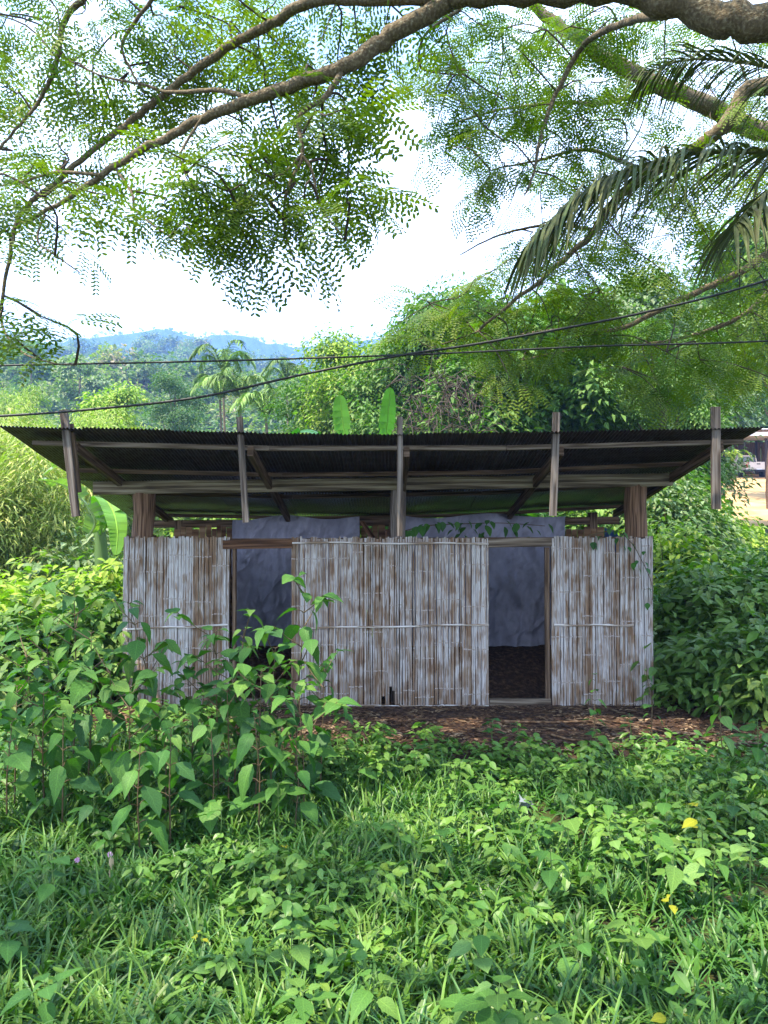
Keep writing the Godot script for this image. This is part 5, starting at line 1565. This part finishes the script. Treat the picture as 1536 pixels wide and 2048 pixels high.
func build_weeds() -> void:
	var tall := "tall weeds in front of the left door"
	var T := [1, 2, 4, 1, 2, 0]
	# [top px, top py, base px, base depth, nodes, leaf size, label]
	var list := [
		[265, 1205, 325, 5.6, 8, 0.17, "tall weed with bent top standing before the left bamboo panel"],
		[612, 1150, 590, 5.8, 9, 0.17, "tallest weed, reaching up at the right side of the left doorway"],
		[488, 1262, 470, 5.6, 7, 0.18, "leafy weed standing in the middle of the left doorway"],
		[425, 1268, 440, 5.5, 7, 0.17, "weed whose top leaves cover the right edge of the left panel"],
		[548, 1300, 545, 5.4, 7, 0.17, "weed between the doorway weed and the tallest weed"],
		[150, 1160, 150, 6.0, 9, 0.19, "tall weed with big leaves left of the shed corner"],
		[60, 1300, 70, 5.6, 7, 0.18, "tall weed near the left edge with drooping leaves"],
		[215, 1335, 225, 5.3, 6, 0.18, "weed at the lower left corner of the bamboo wall"],
		[330, 1395, 335, 5.1, 6, 0.17, "weed in front of the lower middle of the left panel"],
		[650, 1330, 640, 5.6, 6, 0.15, "weed right of the tallest weed"],
		[420, 1440, 425, 4.9, 5, 0.17, "shorter weed below the left panel's right edge"],
		[130, 1420, 130, 4.9, 5, 0.18, "shorter weed low at the left of the tall group"],
		[510, 1420, 520, 4.9, 5, 0.17, "shorter weed below the left doorway"],
		[30, 1440, 20, 4.9, 5, 0.18, "shorter weed at the left edge of the tall group"],
		[590, 1470, 590, 4.9, 4, 0.15, "low weed at the right foot of the tall group"],
		[280, 1490, 285, 4.6, 4, 0.17, "low dark weed in front of the tall group's middle"],
		[375, 1330, 385, 5.5, 6, 0.16, "weed in front of the middle of the left panel"],
		[90, 1240, 105, 6.3, 7, 0.17, "weed behind the big leaved weed at left"],
		[520, 1345, 510, 5.2, 7, 0.18, "broad leaved weed covering the foot of the left doorway"],
		[600, 1385, 610, 5.2, 6, 0.17, "leafy weed in front of the tallest weed's stem"],
		[455, 1370, 460, 5.2, 6, 0.18, "leafy weed below the left panel's right edge"],
		[270, 1370, 262, 5.2, 6, 0.18, "leafy weed below the weed with the bent top"],
		[175, 1270, 180, 5.6, 7, 0.19, "bushy weed just left of the left panel"],
		[30, 1375, 35, 5.2, 6, 0.19, "bushy weed low at the left edge of the picture"],
		[100, 1370, 95, 5.1, 6, 0.19, "bushy weed between the left edge and the wall corner"],
		[340, 1460, 345, 4.8, 5, 0.17, "low bushy weed at the foot of the left panel"]]
	for w in list:
		var dd: float = w[3] * 0.9
		var base := on_ground(w[2], dd)
		var top := at(w[0], w[1], dd)
		weed(base, top.y - base.y, Vector3(top.x - base.x, 0, rr(-0.1, 0.1)), w[4] + 2, w[5] * 1.25, T, w[6], tall)
	# by the soil strip and the right panel
	var right := [
		[1190, 1350, 1185, 6.3, 6, 0.11, "thin weed in front of the right panel's left half"],
		[1292, 1340, 1300, 6.5, 6, 0.12, "weed standing at the right corner of the bamboo wall"],
		[985, 1440, 985, 6.0, 5, 0.12, "weed on the soil below the right doorway's left side"],
		[1035, 1448, 1040, 6.0, 5, 0.10, "weed on the soil below the right doorway"],
		[1440, 1385, 1445, 5.6, 7, 0.17, "tall yellowish green weed at right on the soil edge"],
		[1370, 1500, 1365, 5.2, 5, 0.15, "dark weed left of the tall yellowish weed"],
		[1515, 1440, 1510, 5.2, 6, 0.16, "dark weed at the right edge beside the soil"],
		[765, 1450, 770, 6.1, 4, 0.10, "low weed on the soil in front of the middle panel"],
		[1190, 1460, 1185, 5.8, 4, 0.10, "small weed by the long stick"],
		[860, 1488, 865, 5.7, 4, 0.10, "small weed at the grass edge below the middle panel"],
		[1260, 1430, 1262, 6.3, 4, 0.09, "small weed under the right panel"]]
	for w in right:
		var base := on_ground(w[2], w[3])
		var top := at(w[0], w[1], w[3])
		weed(base, maxf(0.12, top.y - base.y), Vector3(top.x - base.x, 0, 0), w[4], w[5], [0, 1, 2, 4] if w[0] != 1440 else [2, 3, 5], w[6], "weeds along the bare soil", "low_weed")
	# low broad-leaved plants in the grass: [px, py of the top leaves, height, leaf size, tones, label]
	var low := [
		[1340, 1700, 0.22, 0.11, [5, 5, 3], "pale four leaved weed at right, below the pale pair"],
		[1288, 1640, 0.24, 0.11, [3, 5, 2], "weed with upright leaves at right above the pale four leaved one"],
		[1400, 1610, 0.26, 0.11, [6, 3, 2], "weed with yellow leaves near the right edge"],
		[1490, 1660, 0.26, 0.12, [5, 3, 5], "pale whitish green weed cut by the right edge"],
		[1220, 1650, 0.22, 0.10, [5, 2, 3], "light weed left of the upright leaved weed"],
		[1090, 1680, 0.20, 0.11, [1, 4, 2], "dark weed with round leaves right of centre"],
		[1060, 1620, 0.20, 0.10, [2, 1, 3], "green weed by the scrap of white plastic"],
		[1130, 1610, 0.22, 0.10, [2, 3, 1], "green weed right of the white plastic scrap"],
		[1215, 1600, 0.22, 0.10, [2, 3, 3], "broad weed in the middle of the right weed bed"],
		[1330, 1580, 0.24, 0.11, [1, 2, 4], "dark green weed at the back of the right weed bed"],
		[1460, 1560, 0.26, 0.11, [1, 4, 2], "dark green weed at the back near the right edge"],
		[960, 1840, 0.20, 0.12, [5, 3, 2], "pale broad weed near the bottom, right of centre"],
		[985, 1960, 0.18, 0.14, [3, 2, 2, 5], "largest leaved weed at the bottom, right of centre"],
		[930, 1995, 0.12, 0.12, [2, 1, 3], "low broad weed at the bottom edge, right of centre"],
		[1075, 2000, 0.14, 0.10, [1, 3, 2], "small weed at the bottom edge right of the largest leaved weed"],
		[585, 1860, 0.16, 0.10, [2, 3, 3], "solitary pale weed in the grass left of centre"],
		[755, 1940, 0.16, 0.11, [3, 2, 2], "upright three leaved weed near the bottom centre"],
		[605, 1985, 0.12, 0.12, [2, 2, 3], "single broad leaf weed at the bottom left of centre"],
		[800, 1650, 0.20, 0.10, [3, 2, 2], "lighter weed in the grass in the middle of the lawn"],
		[110, 1690, 0.24, 0.12, [4, 1, 4], "large bluish green weed at lower left"],
		[25, 1840, 0.14, 0.11, [4, 4, 1], "large dark weed cut by the left edge"],
		[90, 1960, 0.12, 0.10, [4, 1], "dark broad weed in the bottom left corner"],
		[1330, 2005, 0.10, 0.08, [6, 6, 3], "small yellow leaved weed at the bottom right"],
		[1330, 1790, 0.12, 0.07, [6, 6, 2], "small yellow leaved weed in the grass at right"],
		[715, 1965, 0.08, 0.06, [6, 6, 3], "small yellow leaved weed beside the three leaved one"],
		[405, 1850, 0.08, 0.06, [6, 6], "small yellow leaved weed in the grass at left"],
		[570, 1690, 0.08, 0.06, [6, 3], "small yellow leaf sprig in the middle lawn"],
		[1270, 1850, 0.14, 0.11, [2, 3, 3], "light weed in the thin grass at right"],
		[1150, 1870, 0.12, 0.09, [1, 2], "darker weed left of the light one in thin grass"],
		[880, 1650, 0.16, 0.09, [4, 1], "bluish weed in the lawn right of the middle"],
		[960, 1545, 0.20, 0.10, [2, 1, 3], "weed at the back of the lawn below the right doorway"],
		[905, 1520, 0.20, 0.09, [2, 3], "weed at the back of the lawn below the middle panel"],
		[830, 1500, 0.18, 0.09, [1, 2, 3], "leafy weed at the edge of the soil below the middle post"],
		[720, 1520, 0.18, 0.09, [1, 2], "weed at the lawn's back edge right of the tall weeds"],
		[1120, 1545, 0.2, 0.09, [1, 4, 2], "dark weed at the soil edge below the right doorway"],
		[1240, 1530, 0.2, 0.09, [1, 2], "dark weed at the soil edge below the right panel"],
		[1420, 1700, 0.2, 0.10, [2, 5, 3], "light weed below the yellow leaved weed at right"],
		[1180, 1720, 0.16, 0.09, [2, 1, 3], "green weed in front of the right weed bed"],
		[1010, 1575, 0.18, 0.09, [2, 3, 1], "weed left of the white plastic scrap"],
		[440, 1600, 0.18, 0.12, [0, 4, 1], "dark weed in the lawn before the tall group"],
		[190, 1580, 0.2, 0.13, [0, 4, 1], "dark broad weed before the tall group at left"],
		[560, 1560, 0.22, 0.12, [1, 2, 2], "light four leaved weed before the tall group's right end"]]
	for w in low:
		var hh: float = w[2] * 1.4
		var d: float = (1.69 - hh) * F / (w[1] - 1060.0)
		weed(on_ground(w[0], d), hh, Vector3(rr(-0.02, 0.02), 0, rr(-0.02, 0.02)), 2 if w[3] < 0.09 else 4, w[3] * (1.25 if w[4][0] != 6 or w[3] > 0.09 else 1.0), w[4], w[5], "low weeds in the grass", "low_weed")
	# odds and ends on the grass
	var sc := MB.new()
	var p := on_ground(1050, 4.75) + Vector3(0, 0.075, 0)
	var ids := []
	for k in 25:
		ids.append(sc.vert(p + Vector3((k % 5 - 2) * 0.02 + rr(-0.01, 0.01), rr(-0.045, 0.045), (k / 5 - 2) * 0.02)))
	for j in 4:
		for i in 4: sc.quad(ids[j * 5 + i], ids[j * 5 + i + 1], ids[j * 5 + i + 6], ids[j * 5 + i + 5])
	var film := StandardMaterial3D.new(); film.albedo_color = Color(0.45, 0.48, 0.50); film.roughness = 0.35
	single(sc, "plastic_scrap", film, "crumpled scrap of whitish plastic in the weeds", "litter", p)
	var pod := thing("seed_pod", "yellowish two lobed seed pod hanging on a stalk in the left lawn", "seed pod", on_ground(228, 3.75))
	var pm := MB.new(); pm.smooth = true
	var pp := pod.position
	pm.tube([pp + Vector3(0, 0.06, 0), pp + Vector3(0, 0.075, 0), pp + Vector3(0, 0.095, 0), pp + Vector3(0, 0.11, 0), pp + Vector3(0, 0.115, 0), pp + Vector3(0, 0.13, 0), pp + Vector3(0, 0.15, 0), pp + Vector3(0, 0.165, 0)], [0.002, 0.01, 0.012, 0.004, 0.004, 0.011, 0.012, 0.002], 8, true)
	wpart(pm, "pod", M.cut, pod)
	var ps := MB.new(); ps.smooth = true
	ps.tube([pp, pp + Vector3(0.01, 0.1, 0.012), pp + Vector3(0, 0.19, 0)], [0.002, 0.002, 0.0015], 5, true)
	wpart(ps, "stalk", M.stem, pod)
	for f in [[160, 1708], [225, 1697]]:
		var d: float = 1.55 * F / (f[1] - 1060.0)
		var fl := thing("pink_flower", "tiny pale pink puff flower in the left lawn, " + ("left" if f[0] == 160 else "right") + " of two", "flower", on_ground(f[0], d), "pink puff flowers")
		var fm := MB.new()
		for k in 60:
			var dd := rand_dir(); var o := fl.position + Vector3(0, 0.14, 0)
			fm.tube([o, o + dd * 0.013], [0.0012, 0.0012], 3, false)
		var pm2 := StandardMaterial3D.new(); pm2.albedo_color = Color(0.80, 0.62, 0.74); pm2.roughness = 0.8
		wpart(fm, "bloom", pm2, fl)
		var st := MB.new()
		st.tube([fl.position, fl.position + Vector3(0, 0.14, 0)], [0.0018, 0.0014], 5, false)
		wpart(st, "stalk", M.stem, fl)

func grass_tuft(sd: int, n: int, l0: float, l1: float, w0: float) -> ArrayMesh:
	var r := RandomNumberGenerator.new(); r.seed = sd
	var mb := MB.new(); mb.colored = true
	for k in n:
		var a := r.randf_range(0, TAU)
		var d := Vector3(cos(a), 0, sin(a))
		var o := d * r.randf_range(0, 0.03) + Vector3(r.randf_range(-0.02, 0.02), 0, r.randf_range(-0.02, 0.02))
		var l := r.randf_range(l0, l1); var w := w0 * r.randf_range(0.7, 1.25)
		var el := r.randf_range(0.35, 1.35)
		var dir := (d * cos(el) + Vector3.UP * sin(el)).normalized()
		var side := d.cross(Vector3.UP).normalized()
		side = (side + d * r.randf_range(-0.4, 0.4)).normalized()
		var b := r.randf_range(0.6, 1.4)
		var col := Color(b * r.randf_range(0.8, 1.25), b, b * r.randf_range(0.7, 1.1))
		if r.randf() < 0.05: col = Color(3.2, 1.6, 1.2)
		var pa := -1; var pb := -1; var pm := -1
		var seg := 5
		for g in seg + 1:
			var t := float(g) / seg
			var half := w * 0.5 * (0.55 + 0.45 * minf(1, t * 4.0)) * (1.0 - pow(t, 2.5)) + 0.0003
			var ia := mb.vert(o + side * half + Vector3.UP * half * 0.35, Vector3.UP, Vector2.ZERO, col)
			var im := mb.vert(o, Vector3.UP, Vector2.ZERO, col)
			var ib := mb.vert(o - side * half + Vector3.UP * half * 0.35, Vector3.UP, Vector2.ZERO, col)
			if pa >= 0:
				mb.quad(pa, ia, im, pm); mb.quad(pm, im, ib, pb)
			pa = ia; pb = ib; pm = im
			o += dir * l / seg
			dir = (dir + Vector3.DOWN * r.randf_range(0.08, 0.42)).normalized()
	return mb.mesh()

func build_grass() -> void:
	var kinds := [grass_tuft(1, 11, 0.09, 0.17, 0.021), grass_tuft(2, 10, 0.07, 0.14, 0.025), grass_tuft(3, 12, 0.10, 0.19, 0.015), grass_tuft(4, 10, 0.06, 0.12, 0.026), grass_tuft(5, 8, 0.12, 0.23, 0.009)]
	var xf := [[], [], [], [], []]; var cols := [[], [], [], [], []]
	var patchy := FastNoiseLite.new(); patchy.seed = 61; patchy.frequency = 0.45
	for k in 17000:
		var d := lerpf(0.8, 7.0, pow(rng.randf(), 0.9))
		var x := rr(-1, 1) * (1.4 + d * 0.62)
		var edge := 6.0 + 0.5 * wig.get_noise_2d(x * 30.0, 5.0)
		edge += 0.5 if x < -0.8 else -0.35
		if d > edge and x < 4.0 and x > -2.6: continue
		var n := patchy.get_noise_2d(x, d)
		if n < -0.34 and rng.randf() < 0.75: continue
		var v := rng.randi() % 5
		if x > 0.9 and d < 3.6 and rng.randf() < 0.35: continue
		var s := rr(0.75, 1.25) * (1.0 + 0.35 * n)
		xf[v].append(Transform3D(Basis(Vector3.UP, rr(0, TAU)) * s, Vector3(x, ground_y(x, -d) - 0.005, -d)))
		var c := Color(0.05, 0.145, 0.022).lerp(Color(0.125, 0.235, 0.034), clampf(0.5 + n + rr(-0.3, 0.3), 0, 1))
		if rng.randf() < 0.3: c = Color(0.06, 0.15, 0.04)
		cols[v].append(c)
	var lawn := mass("grass", "broad bladed green grass covering the foreground", "grass")
	for v in 5: scatter(kinds[v], "blades", M.grass, lawn, xf[v], cols[v])
	# small round-leaved ground cover
	var gc := []
	for v in 3: gc.append(clump(300 + v, 16, 0.07, 0.045, 0.03, 0.2, 0.0, true))
	var gx := [[], [], []]; var gcol := [[], [], []]
	for k in 3300:
		var d := lerpf(1.2, 7.4, pow(rng.randf(), 0.75))
		var x := rr(-1, 1) * (1.4 + d * 0.62)
		if d > 6.1 + 0.4 * wig.get_noise_2d(x * 30.0, 5.0) and x > -1.4 and x < 4.0: continue
		var n := patchy.get_noise_2d(x + 40.0, d)
		if n < 0.3 - 0.16 * (d - 3.4) - (0.15 if x > 0.3 else 0.0) and rng.randf() < 0.92: continue
		var v := rng.randi() % 3
		gx[v].append(Transform3D(Basis(Vector3.UP, rr(0, TAU)) * rr(0.8, 1.7), Vector3(x, ground_y(x, -d) + rr(0.04, 0.13), -d)))
		var c := Color(0.07, 0.17, 0.03).lerp(Color(0.15, 0.27, 0.045), rng.randf())
		gcol[v].append(c)
	var cover := mass("ground_cover", "small leaved creeping plants among the grass", "ground cover")
	for v in 3: scatter(gc[v], "leaves", M.grass, cover, gx[v], gcol[v])
	# rank growth off to the sides and behind the shed, so that no bare ground shows
	var rk := []
	for v in 3: rk.append(clump(320 + v, 40, 0.35, 0.13, 0.06, 0.25, 0.1, true))
	var rx := [[], [], []]; var rcol := [[], [], []]
	for k in 5200:
		var d := lerpf(7.0, 60.0, pow(rng.randf(), 1.8))
		var x := rr(-0.75, 0.75) * d
		if absf(x) < 3.2 and d < 10.6: continue
		if x > d * 0.40 and d > 11.5: continue
		var s := rr(0.7, 1.4) * (1.0 + d * 0.02)
		var v := rng.randi() % 3
		rx[v].append(Transform3D(Basis(Vector3.UP, rr(0, TAU)) * s, Vector3(x, ground_y(x, -d) + 0.15 * s, -d)))
		rcol[v].append(Color(0.05, 0.11, 0.03).lerp(Color(0.16, 0.24, 0.06), rng.randf()))
	var rank := mass("undergrowth", "rank green growth on the ground around and behind the shed", "undergrowth")
	for v in 3: scatter(rk[v], "leaves", M.leaf, rank, rx[v], rcol[v])
